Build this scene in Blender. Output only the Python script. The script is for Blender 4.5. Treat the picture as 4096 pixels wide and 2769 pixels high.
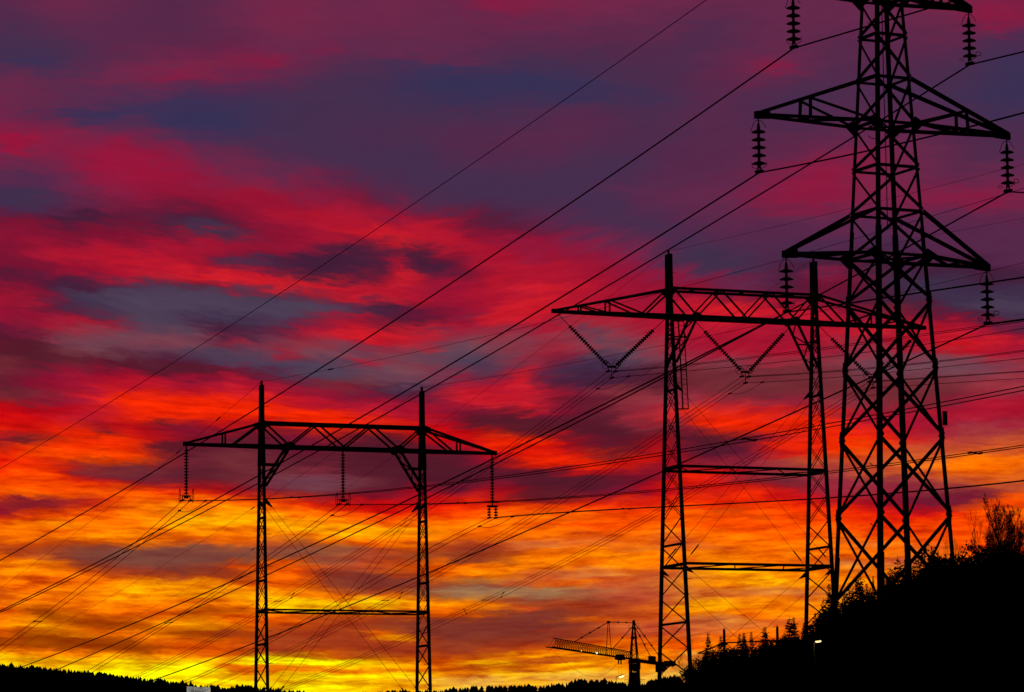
import bpy, math, random
import numpy as np
from mathutils import Matrix, Vector

# ------------------------------------------------------------------ scene set-up
for o in list(bpy.data.objects):
    bpy.data.objects.remove(o)
scene = bpy.context.scene
COL = scene.collection
rnd = random.Random(7)
nrg = np.random.default_rng(7)

F = 14400.0                      # focal length in photograph pixels (4096 wide)
PITCH, ROLL = 0.1290, 0.0093
_c, _s = math.cos(PITCH), math.sin(PITCH)
R0, U0, W0 = Vector((1, 0, 0)), Vector((0, -_s, _c)), Vector((0, _c, _s))
CR, SR = math.cos(ROLL), math.sin(ROLL)
RIGHT = CR * R0 - SR * U0
UP = SR * R0 + CR * U0

cam_data = bpy.data.cameras.new('camera')
cam = bpy.data.objects.new('camera', cam_data)
COL.objects.link(cam)
cam.matrix_world = Matrix((RIGHT, UP, -W0)).transposed().to_4x4()
cam_data.sensor_width = 36.0
cam_data.lens = 36.0 * F / 4096.0
cam_data.clip_start = 0.5
cam_data.clip_end = 20000.0
scene.camera = cam

scene.view_settings.view_transform = 'Standard'
scene.view_settings.look = 'None'
scene.view_settings.exposure = 0.0
scene.view_settings.gamma = 1.0
scene.view_settings.use_curve_mapping = False
scene.cycles.max_bounces = 3
scene.cycles.diffuse_bounces = 1
scene.cycles.glossy_bounces = 1
scene.cycles.use_adaptive_sampling = True


def ray(px, py):
    return RIGHT * ((px - 2048) / F) + UP * (-(py - 1384.5) / F) + W0


def at(px, py, depth):
    """the point at ground distance `depth` ahead of the camera seen at pixel px, py"""
    d = ray(px, py)
    return d * (depth / d.y)


def proj(p):
    z = p.dot(W0)
    return 2048 + F * p.dot(RIGHT) / z, 1384.5 - F * p.dot(UP) / z


def lin(c):
    return tuple((v / 255 / 12.92) if v / 255 <= .04045 else ((v / 255 + .055) / 1.055) ** 2.4 for v in c)


# ------------------------------------------------------------------ sky: afterglow cloud field in azimuth / elevation
PAL = dict(
    a=(56, 51, 86), b=(69, 49, 79), c=(86, 43, 74), d=(100, 44, 76), e=(118, 41, 72), f=(136, 31, 65), g=(152, 26, 60),
    h=(68, 34, 58), i=(64, 50, 75), j=(78, 64, 85), k=(114, 26, 52), l=(147, 25, 53), m=(172, 27, 49), n=(206, 33, 44),
    o=(150, 50, 64), p=(82, 31, 45), q=(112, 46, 54), r=(112, 68, 82), s=(200, 16, 22), t=(240, 42, 10), u=(253, 76, 0),
    v=(254, 108, 0), w=(255, 134, 0), x=(255, 168, 0), y=(255, 212, 0), z=(255, 245, 0),
    A=(126, 54, 44), B=(122, 70, 60), C=(190, 76, 46), D=(200, 112, 58), E=(158, 58, 30), F=(234, 170, 66),
    G=(158, 116, 80), H=(148, 60, 6), I=(222, 84, 8), J=(216, 94, 44))
ROWS = [
    (0, "cdedcccdeeddeddf", "feeededdddddeefd"), (88, "bcddcccdeeededcd", "dddddccddddddeff"),
    (176, "bbbcccccddddddec", "cccccbbddcccdcba"), (264, "bbbceefffdcbbaab", "bbbcbcdfebcccbba"),
    (352, "eeddddcabbbbbaaa", "aabbbcccbbcbbbba"), (441, "dcbaaaaabbbbbbbb", "bccbbdcbbbcccbbb"),
    (529, "gfeedbabbbbcbccc", "cdccbcccccdddccb"), (617, "eefggfedcbbbbbcc", "ccbbccccdefedcbc"),
    (700, "ccdgglfeedcbbbbb", "bbbbcccdfgeedcdd"), (788, "aaceflllmlfkcbbb", "bbbcdddfggeefefe"),
    (876, "kkhhkhhklmmmllkh", "ccbbccdcdddcdccc"), (920, "lkkkkhihklmmmnlk", "kccbbccccdcccccc"),
    (964, "klklllmmllmmnnml", "lfedcbcccccbcccc"), (1008, "klmmmmllklhhhkmm", "llfecibcbbchcccc"),
    (1052, "kklmmmmkihhhmhkm", "mmlfdibchhhhchcc"), (1097, "hkklmnnnlhhhmhkm", "mmllfedchfkihhhh"),
    (1141, "kkihiihmnnnmnllm", "nmmllkddhkkiiihi"), (1185, "mkijjjjiiikmmlmm", "mmmllmkkkkhhiiii"),
    (1229, "lkhjjjjjjjjihklm", "nnmmlmnmmlkqhiij"), (1273, "llmhjjiijimkhklm", "nmommmnmmnlkkkhi"),
    (1317, "hkoojjrhhlmnnnlo", "lmrolmmmlmnnnmlk"), (1361, "kprrrorkjoomnmro", "roroomlmlmolmnnl"),
    (1400, "ppqrrrjjoorjojrr", "omrrolmmmloomsml"), (1444, "qpqpphhjjjrorrjj", "okijrorooorrrroo"),
    (1488, "qkllklklhjjrroji", "miihpqqqqqrrrrro"), (1532, "pkmmsmlmlkqqjjlm", "mhhqpqqqqqqqqqoo"),
    (1576, "qqmnttnnnmlkhhmm", "nkoqooqqqqqqqqoo"), (1620, "sklntttttnmmlmlm", "nlpooonolooqqlmm"),
    (1664, "ssnmtttttttnmmkp", "pkponttnttmmmmmm"), (1708, "tstkskkskttttssp", "ppppqkttttnmlooo"),
    (1752, "kptttskppkkppsst", "tskpsppkntttnoCC"), (1797, "tuuutppqpkppppls", "tsppshpkntuCCCJJ"),
    (1841, "sttuukqqqpqppppl", "stttspkoCCCJJJvJ"), (1885, "tuskpqpqqqoqpppp", "pkskkssoqoCJJvvv"),
    (1929, "uuuskkpqqrrqpppk", "pppkstskqooqoCJC"), (1973, "uvuvutsskqqpkkks", "ppkkslttslolqqqC"),
    (2017, "kkksvwwvutsssstt", "sttttututtskkqou"), (2061, "suuvvwxxxwvuttuv", "vvvuuvuuuutsstuv"),
    (2100, "vwvvvwxwxxwvvwvv", "vvuuvuuuuuutuuuu"), (2139, "vvvwwwvvwvwxwwvv", "vvJvJvvvuvvuuuuu"),
    (2179, "EIEIIICIJBIuvvCE", "CJJvJJvvvvJvJuuu"), (2219, "vCAAABBBBBBCAAAA", "vvvwvwwvwvvvJvut"),
    (2258, "wwEAABAEIICCIIvv", "wwvwvJwvvJJDDvvv"), (2298, "wvvICAAEvuEAEIvw", "JCJJCDwxwwwvvvvv"),
    (2338, "IvwvxvwIvIAAAEBB", "CIJCDwwxwwwvvvvv"), (2377, "EvwwxwxxxwvCvBGG", "GGBCCDJJJDDvvvvv"),
    (2417, "vwvwwvwvxxxyxvwv", "AEECCxxwwwwvvvvv"), (2457, "vHHvvIHIvIEIEvvA", "AAEEvwvvwwwvvvvv"),
    (2496, "vxwHHwxvvIEEAEAA", "AAECJDDJJvvvvvvv"), (2536, "IHHvvwHHEEEEvEAA", "AAECCJJvvvvvvvvv"),
    (2576, "HHHHHIIIEEEEEEAE", "EEIIvvvvvvvvvvvv"), (2615, "wvvvHvIIEEIEEEEE", "IvwwwJvvvvvvvvvv"),
    (2655, "yyxyxyyxzzzyxvvx", "wxxwwDvvvvvvvvvv"), (2695, "zyyzyzzxIIIIyxIx", "xwxwFFFvvvvvvvvv"),
    (2735, "zzzzzzyyyzyyxxFF", "xFFFFFFFvvvvvvvv"), (2790, "zzzzzzyyyzyyxFFF", "FFFFFFFFvvvvvvvv")]
PY = np.array([r[0] for r in ROWS], float)
PG = np.array([[tuple(v / 255 for v in PAL[ch]) for ch in (r[1] + r[2])] for r in ROWS])      # rows x 32 x 3, display values
PX = np.linspace(0, 4096, 32)


# single cloud streaks: x, y, half length, half thickness, slope, palette colour, density
STROKES = '''
100 240 140 35 .1 a .7|700 275 330 35 -.1 e .8|720 305 130 22 -.08 f .8|1075 245 100 28 -.05 f .7
790 475 200 65 .1 a .8|370 455 200 18 0 a .8|80 570 120 40 .05 g .9|440 650 110 30 .1 g .9|660 690 130 30 .1 g .8
1985 10 60 25 0 f .6|1100 60 150 50 0 e .4|1295 200 50 25 0 f .5|1630 210 200 15 0 e .4|1833 240 80 14 .2 e .5
1745 330 170 60 .05 a .6|1900 380 150 50 0 a .5|2100 340 150 50 .05 a .7|2295 355 200 45 .1 a .6|2620 400 120 30 .1 a .4
3075 255 90 30 .05 f .8|3990 80 130 40 .1 f .8|3970 150 120 18 .1 b .5|3990 390 130 80 0 a .5|3317 660 110 40 0 f .6
345 868 170 20 .02 h .8|825 918 210 17 .14 i .9|90 780 110 35 .1 i .8|1057 797 140 40 .1 l .6|1322 890 160 45 .15 m .6|1498 938 150 25 .1 n .6|1762 938 110 35 .1 m .8
440 955 200 25 .08 k .6|352 1026 200 25 .05 m .8|528 1035 150 15 .03 n .5|990 1045 120 18 .05 i .8|1330 1052 190 38 0 h .9|1690 1048 90 40 .25 h .9
1575 1050 40 30 .2 m .9|1600 1100 52 35 0 n .8|837 1097 170 22 .08 n .8|1057 1137 130 22 .12 n .9|1278 1140 130 20 .08 n .8|1454 1188 200 14 .05 n .7
705 1190 330 50 .03 j .8|264 1130 170 25 .08 h .7|1190 1232 170 35 .02 j .8|350 1212 110 30 .1 i .7
130 1200 130 10 .1 m .6|395 1285 160 20 .08 m .7|130 1240 100 12 .05 l .6|1420 1262 110 10 .05 m .8|1500 1228 110 15 .03 h .7
1445 1335 170 22 .03 n .9|1675 1387 100 14 .2 n .7|1983 1273 90 35 -.05 n .7|1718 1325 90 10 -.04 i .6|1877 1264 80 10 -.05 i .4
970 1357 80 12 .05 n .5|617 1352 160 25 .03 r .5|880 1300 120 30 .3 h .6|90 1360 180 25 .05 p .7|440 1325 120 15 .05 o .5
2080 990 100 40 .3 f .5|2136 1088 150 35 .1 m .8|2225 1150 170 22 .03 n .5|2490 750 100 15 .1 d .5|3280 780 140 45 0 f .9|3855 797 150 40 .15 f .7
2840 1050 200 40 .03 i .6|2970 1097 120 14 -.05 k .5|3317 1088 100 20 -.1 e .6|2960 1230 260 38 .05 n .8|3325 1228 120 22 0 m .5
2092 1220 90 30 0 n .7|2356 1308 80 14 0 j .7|2400 1356 120 12 0 j .6|2270 1345 80 14 0 o .5|3830 1310 170 28 -.05 m .8|4013 1352 100 25 -.05 n .7|3990 1220 130 30 0 j .6|2700 1330 150 22 0 m .6
700 1478 330 22 .08 p .9|970 1455 170 22 .12 j .8|1320 1470 200 35 .05 j .8|1145 1420 70 14 .3 m .8|1500 1444 80 13 -.05 m .8
175 1425 180 25 .03 p .6|220 1532 180 35 .05 l .5|572 1550 150 40 .1 m .7|572 1602 160 25 .04 t .9|750 1630 150 30 .06 t .9|1190 1655 220 25 .03 t .8
1586 1514 170 30 .03 r .6|1877 1576 80 40 -.1 n .8|1983 1611 100 25 .1 n .8|1939 1682 110 18 .03 p .9
175 1629 180 20 .02 s .7|106 1752 70 10 0 p .8|440 1739 100 11 .1 p .8|687 1695 80 12 .1 p .7|264 1726 180 12 0 t .7|308 1788 230 14 .03 t .8|220 1823 180 18 0 u .7|660 1788 110 22 .05 p .8
500 1885 260 38 .12 q .8|925 1830 170 50 .05 q .6|1500 1867 330 50 .03 p .8|1278 1876 90 14 0 o .6|1278 1929 190 25 0 r .5|1850 1893 140 50 .03 p .8
132 1929 160 40 .08 u .8|240 2007 250 10 .05 k .9|26 2052 70 18 0 k .7|793 2034 160 22 .1 w .8|925 2070 250 22 .04 x .9|1498 2034 240 22 0 s .7|1674 1973 120 25 .03 s .4|2010 1788 60 22 0 t .9|1939 1849 70 14 0 l .5
2101 1523 55 50 0 n .8|2136 1629 80 22 .2 n .9|2420 1515 170 28 0 h .8|2312 1603 150 22 0 p .6|2350 1726 300 25 .02 p .85|2841 1752 170 22 -.02 p .9
2163 1770 100 25 .05 t .8|2224 1850 190 20 .03 t .9|2490 1840 80 14 0 s .7|2594 1708 120 16 0 o .6|2930 1690 170 28 0 t .9|3150 1779 150 22 -.03 t .8|3193 1823 150 12 -.05 t .6|3105 1805 120 10 -.03 s .5
3017 1515 250 60 0 q .6|3810 1462 220 28 -.03 r .7|3987 1656 150 25 -.03 m .8|2312 1920 250 30 0 p .9|2136 2000 150 22 0 p .7|3017 1911 150 20 0 q .6|2930 1850 150 18 0 o .5|2797 1902 70 18 -.1 t .8|2868 1929 80 10 0 n .6
2841 2008 200 25 .02 t .7|3150 1982 100 22 0 s .5|2964 2061 90 9 .1 E .9|3899 1850 230 25 -.05 v .7|3987 1893 150 18 -.03 J .6|3830 1990 170 28 -.12 k .85|4031 2017 120 45 -.2 u .8|3634 1946 120 22 0 o .6
264 2095 170 9 0 x .6|793 2095 200 12 0 x .8|881 2140 150 10 0 w .6|1234 2122 120 14 0 x .7|1498 2122 250 20 0 x .7|88 2087 100 8 0 I .8|397 2144 120 6 0 x .5
600 2222 330 40 .02 B .98|750 2192 200 14 0 B .8|100 2203 140 15 0 E .8|793 2307 250 12 .02 E .7|970 2219 120 25 0 B .7|943 2258 90 10 0 u .8|70 2263 110 22 0 w .8
1370 2200 130 18 0 G .5|1322 2245 120 10 0 B .6|1500 2325 210 32 .03 A .95|1806 2192 180 14 0 E .6|1895 2245 160 14 .05 A .8|1983 2289 110 18 0 w .8|1895 2360 190 18 0 G .9
660 2342 220 12 0 x .8|793 2373 200 12 .02 x .7|397 2333 120 12 0 v .5|573 2421 120 8 .05 I .6|881 2439 100 8 0 H .8|176 2457 80 14 .3 H .9|370 2492 110 14 .15 H .9|529 2510 90 9 .1 H .7|750 2527 90 10 0 H .8|881 2540 100 14 0 E .9
1234 2417 160 18 .03 y .8|1498 2413 120 18 0 y .7|1850 2421 180 16 .04 w .7|132 2421 160 14 0 w .6|88 2510 120 10 0 x .7|264 2540 120 8 .05 x .5|617 2466 100 10 .05 w .6
176 2562 200 20 .03 H .9|440 2589 230 20 .02 H .9|1300 2555 260 40 0 E .8|1850 2515 280 50 .02 A .9|1568 2545 100 14 .1 x .8|1498 2532 60 8 0 v .8
132 2633 200 12 .02 y .8|1234 2642 230 18 .05 z 1|617 2668 300 20 .05 z .8|1000 2675 130 16 .02 I .9|1300 2678 280 10 .03 I .9|1674 2677 150 8 0 I .7|1322 2704 280 14 0 z .9|1900 2672 150 9 -.05 E .8|1939 2699 120 7 -.08 E .8|1895 2655 170 7 -.04 y .8|1939 2686 140 6 -.04 y .6|1895 2725 250 14 0 F .9
2140 2175 140 14 0 J .7|2163 2184 90 10 0 D .6|2533 2192 120 10 0 D .5|2312 2219 170 14 0 w .7|2444 2228 100 8 0 x .6|2224 2122 170 8 -.03 v .6|2268 2095 150 8 0 t .5
2356 2298 220 12 -.03 D .8|2356 2329 200 9 -.04 v .7|2224 2369 240 20 0 G .8|2444 2377 150 14 0 C .6|2300 2417 270 22 0 E .8|2092 2466 120 30 0 A .8|2092 2430 50 6 -.1 t .7
2930 2289 130 12 .03 x .9|3061 2325 200 12 .05 x .8|2841 2430 150 16 0 x .9|3017 2439 180 10 .02 w .7|3061 2364 260 12 .02 D .8|2823 2474 140 16 .03 D .8|2841 2184 150 12 0 J .7|3460 2170 120 14 0 J .8|3590 2245 60 22 0 C .9|3370 2254 80 16 0 D .8
2224 2527 200 12 0 E .6|2356 2474 170 8 -.03 v .7|2444 2501 150 12 0 J .5|2224 2615 250 9 -.04 x .8|2200 2642 180 12 -.03 E .9|2092 2677 110 9 0 E .8|2163 2695 130 8 -.05 y .9|2312 2704 260 22 0 F .9|2753 2589 90 12 0 u .7|2770 2615 60 22 0 F .6
'''


def sky_slope(x, y):
    """how the cloud streets run at each place of the field (rise over run, downwards positive)"""
    ky = np.array([0, 250, 420, 560, 800, 1000, 1200, 1450, 1600, 1750, 2000, 2400, 2520, 2650, 2800])
    left = np.interp(y, ky, [-.03, -.12, -.12, .12, .18, .12, .08, .10, .07, .04, .03, .02, .06, .03, 0])
    right = np.interp(y, ky, [.08, .08, .04, .0, -.02, -.03, -.02, -.03, -.02, -.03, -.06, .0, .0, -.02, 0])
    k = np.clip((x - 1500) / 1500, 0, 1)
    return left * (1 - k) + right * k


def sky_field(xs, ys):
    X, Y = np.meshgrid(xs, ys)
    S = sky_slope(X, Y)
    PXX = np.linspace(0, 4096, 32)
    fi = np.clip(X / (4096 / 31), 0, 30.9999)
    i = fi.astype(int)
    u = fi - i
    u = u * u * (3 - 2 * u)

    def col(ii, yy):
        yy = np.clip(yy, PY[0], PY[-1] - 1e-3)
        g = np.interp(yy, PY, np.arange(len(PY)))
        b = np.clip(g.astype(int), 0, len(PY) - 2)
        v = (g - b)[..., None]
        return PG[b, ii] * (1 - v) + PG[b + 1, ii] * v
    f = col(i, Y - S * (X - PXX[i])) * (1 - u[..., None]) + col(i + 1, Y + S * (PXX[i + 1] - X)) * u[..., None]
    # let the broad colour field run softly into itself before the single streaks go on
    def soften(g, axis, sig):
        r = max(1, int(round(sig * 2.5)))
        k = np.exp(-.5 * (np.arange(-r, r + 1) / sig) ** 2)
        k /= k.sum()
        p = np.pad(g, [(r, r) if d == axis else (0, 0) for d in range(3)], mode='edge')
        n = g.shape[axis]
        return sum(k[q] * (p[q:q + n] if axis == 0 else p[:, q:q + n]) for q in range(2 * r + 1))
    stepx = (xs[-1] - xs[0]) / (len(xs) - 1)
    stepy = (ys[-1] - ys[0]) / (len(ys) - 1)
    f = soften(f, 1, 62 / stepx)
    far = soften(soften(f, 0, 42 / stepy), 1, 90 / stepx)
    near = soften(f, 0, 11 / stepy)
    top = np.clip((1050 - Y) / 500, 0, 1)[..., None]
    f = far * top + near * (1 - top)
    for t in STROKES.replace('\n', '|').split('|'):
        q = t.split()
        if len(q) < 7: continue
        x, y, L, T, s, al = [float(q[k]) for k in (0, 1, 2, 3, 4, 6)]
        dx = (X - x) / L
        dy = (Y - y - s * (X - x)) / (T * (1 - .35 * np.clip(np.abs(dx), 0, 1.5)))
        w = al * np.exp(-np.abs(dx) ** 3) * np.exp(-np.abs(dy) ** 4)
        f = f * (1 - w[..., None]) + np.array(PAL[q[5]]) / 255 * w[..., None]
    return f


FX, FY = np.linspace(0, 4096, 195), np.linspace(0, 2790, 300)
FIELD = sky_field(FX, FY)


def pg_sample(px, py):
    i = min(max(px / 4096 * 194, 0), 193.999)
    j = min(max(py / 2790 * 299, 0), 298.999)
    a, b = int(i), int(j)
    u, v = i - a, j - b
    return (FIELD[b, a] * (1 - u) + FIELD[b, a + 1] * u) * (1 - v) + (FIELD[b + 1, a] * (1 - u) + FIELD[b + 1, a + 1] * u) * v


def build_world():
    w = bpy.data.worlds.new('World')
    scene.world = w
    w.use_nodes = True
    nt = w.node_tree
    nt.nodes.clear()
    N, L = nt.nodes.new, nt.links.new

    def m(op, a, b=None, c=None):
        n = N('ShaderNodeMath')
        n.operation = op
        for k, v in enumerate((a, b, c)):
            if v is None:
                continue
            if isinstance(v, (int, float)):
                n.inputs[k].default_value = v
            else:
                L(v, n.inputs[k])
        return n.outputs[0]

    def mr(v, a, b, c, d, kind='LINEAR'):
        n = N('ShaderNodeMapRange')
        n.interpolation_type = kind
        n.clamp = True
        L(v, n.inputs[0])
        for k, q in zip((1, 2, 3, 4), (a, b, c, d)):
            n.inputs[k].default_value = q
        return n.outputs[0]

    def mix(f, a, b, mode='MIX'):
        n = N('ShaderNodeMix')
        n.data_type = 'RGBA'
        n.blend_type = mode
        if isinstance(f, (int, float)):
            n.inputs[0].default_value = f
        else:
            L(f, n.inputs[0])
        for k, v in ((6, a), (7, b)):
            if isinstance(v, tuple):
                n.inputs[k].default_value = (*v, 1)
            else:
                L(v, n.inputs[k])
        return n.outputs[2]

    def noise(x, y, sx, sy, detail, rough, z=0.0):
        cv = N('ShaderNodeCombineXYZ')
        L(m('DIVIDE', x, sx), cv.inputs[0])
        L(m('DIVIDE', y, sy), cv.inputs[1])
        cv.inputs[2].default_value = z
        n = N('ShaderNodeTexNoise')
        n.inputs['Scale'].default_value = 1
        n.inputs['Detail'].default_value = detail
        n.inputs['Roughness'].default_value = rough
        L(cv.outputs[0], n.inputs['Vector'])
        sp = N('ShaderNodeSeparateColor')
        L(n.outputs['Color'], sp.inputs[0])
        return [m('SUBTRACT', sp.outputs[k], .5) for k in range(3)]

    tc = N('ShaderNodeTexCoord')
    sx = N('ShaderNodeSeparateXYZ')
    L(tc.outputs['Generated'], sx.inputs[0])
    X, Y, Z = sx.outputs
    az = m('ARCTAN2', X, Y)
    el = m('ARCSINE', Z)
    U = m('MULTIPLY_ADD', az, F, 2048.0)
    V = m('MULTIPLY_ADD', el, -F, 1384.5 + F * PITCH)
    # cloud edges: two scales of drawn-out turbulence that follow the tilt of the cloud streets
    low = mr(V, 700, 2300, 0.0, 1.0)
    tilt = m('MULTIPLY', m('MULTIPLY', mr(V, 450, 850, 0, .13), mr(V, 1500, 1950, 1, .15)), mr(U, 1700, 3000, 1, -.1))
    VT = m('SUBTRACT', V, m('MULTIPLY', tilt, U))
    n1 = noise(U, VT, 420, 150, 5, .6, 1.3)
    n2 = noise(U, VT, 190, 42, 7, .66, 7.7)
    n3 = noise(U, VT, 330, 34, 7, .62, 3.1)
    n4 = noise(m('ADD', U, m('MULTIPLY', n2[0], 200)), m('ADD', VT, m('MULTIPLY', n2[1], 60)), 120, 20, 5, .62, 11.9)
    UU = m('ADD', m('MULTIPLY_ADD', n1[0], 170, U), m('ADD', m('MULTIPLY', n2[0], m('MULTIPLY_ADD', low, -20, 260)), m('MULTIPLY', n4[2], 150)))
    V1 = m('MULTIPLY_ADD', n1[1], m('MULTIPLY_ADD', low, -82, 110), V)
    VV = m('ADD', V1, m('ADD', m('MULTIPLY', n2[1], m('MULTIPLY_ADD', low, -95, 150)), m('MULTIPLY', n4[1], m('MULTIPLY_ADD', low, -25, 78))))
    # the field goes on round the horizon and up the sky by reflection
    VR = m('MINIMUM', m('ABSOLUTE', VV), 2780.0)
    UR = m('PINGPONG', m('DIVIDE', m('MULTIPLY_ADD', VR, 1e-7, UU), 4096.0), 1.0)
    rows = np.concatenate([np.arange(0, 700, 35), np.arange(700, 1400, 20), np.arange(1400, 2100, 22), np.arange(2100, 2790, 14), [2790]]).astype(float)
    US = [m('MULTIPLY_ADD', UR, 3.0, -float(g)) for g in range(3)]
    t1, t2 = m('GREATER_THAN', UR, 1 / 3), m('GREATER_THAN', UR, 2 / 3)
    cur = None
    def row_group(y):
        ng = bpy.data.node_groups.new('cloud row', 'ShaderNodeTree')
        gi, go = ng.nodes.new('NodeGroupInput'), ng.nodes.new('NodeGroupOutput')
        for nm in ('u0', 'u1', 'u2', 't1', 't2'):
            ng.interface.new_socket(nm, in_out='INPUT', socket_type='NodeSocketFloat')
        ng.interface.new_socket('c', in_out='OUTPUT', socket_type='NodeSocketColor')
        acc = None
        for g in range(3):
            ramp = ng.nodes.new('ShaderNodeValToRGB')
            cr = ramp.color_ramp
            while len(cr.elements) < 32:
                cr.elements.new(0.5)
            cols = []
            for k in range(32):
                u = (g * 31 + k) / 93.0 * 4096
                a_, e_ = (u - 2048) / F, PITCH - (y - 1384.5) / F
                d = Vector((math.sin(a_) * math.cos(e_), math.cos(a_) * math.cos(e_), math.sin(e_)))
                cols += [*pg_sample(*proj(d)), 1.0]
            cr.elements.foreach_set('position', [k / 31.0 for k in range(32)])
            cr.elements.foreach_set('color', cols)
            ng.links.new(gi.outputs[g], ramp.inputs[0])
            if acc is None:
                acc = ramp.outputs[0]
            else:
                mx = ng.nodes.new('ShaderNodeMix')
                mx.data_type = 'RGBA'
                ng.links.new(gi.outputs[2 + g], mx.inputs[0])
                ng.links.new(acc, mx.inputs[6])
                ng.links.new(ramp.outputs[0], mx.inputs[7])
                acc = mx.outputs[2]
        ng.links.new(acc, go.inputs[0])
        return ng

    groups = [row_group(float(y)) for y in rows]
    for j, y in enumerate(rows):
        dy = float(y - rows[j - 1]) if j else 1.0
        fac = m('MULTIPLY_ADD', VR, 1.0 / dy, -float(rows[j - 1]) / dy) if j else None
        gn = N('ShaderNodeGroup')
        gn.node_tree = groups[j]
        for g, q in enumerate((*US, t1, t2)):
            L(q, gn.inputs[g])
        cur = gn.outputs[0] if j == 0 else mix(fac, cur, gn.outputs[0])
    gm = N('ShaderNodeGamma')
    L(cur, gm.inputs[0])
    gm.inputs[1].default_value = 2.2
    # fine streaks: thin cirrus fibres catch more or less of the afterglow
    st = m('ADD', m('MULTIPLY', n3[0], m('MULTIPLY_ADD', low, 1.25, .35)), m('ADD', m('MULTIPLY', n2[2], m('MULTIPLY_ADD', low, .8, .3)), m('MULTIPLY', n4[0], m('MULTIPLY_ADD', low, .85, .25))))
    sc = N('ShaderNodeSeparateColor')
    L(cur, sc.inputs[0])
    st = m('MULTIPLY', st, mr(sc.outputs[0], .30, .92, .20, 1.15))      # smooth grey banks, fibrous lit cloud
    gain = m('MAXIMUM', m('ADD', st, m('MULTIPLY_ADD', low, -.05, 1.03)), .2)
    cg = N('ShaderNodeCombineXYZ')
    L(m('POWER', gain, .8), cg.inputs[0])
    L(m('POWER', gain, 1.7), cg.inputs[1])
    L(m('POWER', gain, .9), cg.inputs[2])
    hs = N('ShaderNodeVectorMath')
    hs.operation = 'MULTIPLY'
    L(gm.outputs[0], hs.inputs[0])
    L(cg.outputs[0], hs.inputs[1])
    col = hs.outputs[0]
    # dusk: the glow dies away up the sky and round towards the east
    upf = mr(el, .24, .62, 0, 1, 'SMOOTHSTEP')
    col = mix(upf, col, (.0022, .0020, .0040))
    eastf = mr(m('ABSOLUTE', az), .17, .75, 0, 1, 'SMOOTHSTEP')
    col = mix(eastf, col, (.0009, .0009, .0015))
    bg = N('ShaderNodeBackground')
    L(col, bg.inputs[0])
    bg.inputs[1].default_value = 1.0
    out = N('ShaderNodeOutputWorld')
    L(bg.outputs[0], out.inputs[0])
    w.cycles.sampling_method = 'MANUAL'
    w.cycles.sample_map_resolution = 256


build_world()
# the sun: just set behind the ridge, almost spent
sun_d = bpy.data.lights.new('sun', 'SUN')
sun_d.energy = 0.03
sun_d.angle = math.radians(0.5)
sun_d.color = (1.0, .55, .25)
sun = bpy.data.objects.new('sun', sun_d)
COL.objects.link(sun)
sun.rotation_euler = (math.radians(89.2), 0, math.radians(4.0 + 180))

# ------------------------------------------------------------------ materials
def mat(name, base, rough=.6, metal=0.0, scale=8.0, var=.35, emit=None, estr=0.0, spec=.06):
    mt = bpy.data.materials.new(name)
    mt.use_nodes = True
    nt = mt.node_tree
    b = nt.nodes['Principled BSDF']
    tcn = nt.nodes.new('ShaderNodeTexCoord')
    n = nt.nodes.new('ShaderNodeTexNoise')
    n.inputs['Scale'].default_value = scale
    n.inputs['Detail'].default_value = 4
    nt.links.new(tcn.outputs['Object'], n.inputs['Vector'])
    r = nt.nodes.new('ShaderNodeValToRGB')
    r.color_ramp.elements[0].color = (*[v * (1 - var) for v in base], 1)
    r.color_ramp.elements[1].color = (*[min(1, v * (1 + var)) for v in base], 1)
    r.color_ramp.elements[0].position, r.color_ramp.elements[1].position = .3, .7
    nt.links.new(n.outputs['Fac'], r.inputs[0])
    nt.links.new(r.outputs[0], b.inputs['Base Color'])
    b.inputs['Roughness'].default_value = rough
    b.inputs['Metallic'].default_value = metal
    b.inputs['Specular IOR Level'].default_value = spec
    if emit:
        b.inputs['Emission Color'].default_value = (*emit, 1)
        b.inputs['Emission Strength'].default_value = estr
    return mt


M = dict(
    steel=mat('weathered galvanised steel', (.20, .20, .21), .7, .0, 6),
    wire=mat('weathered aluminium wire', (.16, .16, .17), .7, .0, 20),
    glass=mat('brown glazed porcelain', (.07, .04, .03), .45, 0, 12, spec=.3),
    spruce=mat('dark spruce needles', (.030, .045, .026), .9, 0, 9, spec=0.0),
    leaf=mat('late autumn leaves', (.085, .040, .022), .85, 0, 9, spec=0.0),
    bark=mat('dark bark', (.055, .043, .035), .95, 0, 14, spec=0.0),
    soil=mat('heath and soil', (.012, .013, .010), .97, 0, .35, spec=0.0),
    crane=mat('dusty crane paint', (.30, .10, .03), .6, 0, 2),
    concrete=mat('precast concrete', (.30, .29, .27), .9, 0, 3),
    panel=mat('grey sheet panel', (.26, .26, .27), .6, 0, 2),
    lamp=mat('lit lamp lens', (.8, .75, .6), .4, 0, 3, .05, (1.0, .74, .26), 1.9),
    spot=mat('lit work light', (.8, .85, .8), .4, 0, 3, .05, (.75, 1.0, .85), 1.4),
    amber=mat('lit amber light', (.8, .6, .1), .4, 0, 3, .05, (1.0, .55, .03), 1.3),
    ink=mat('dark blue lettering', (.012, .014, .035), .6, 0, 5),
)


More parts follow.
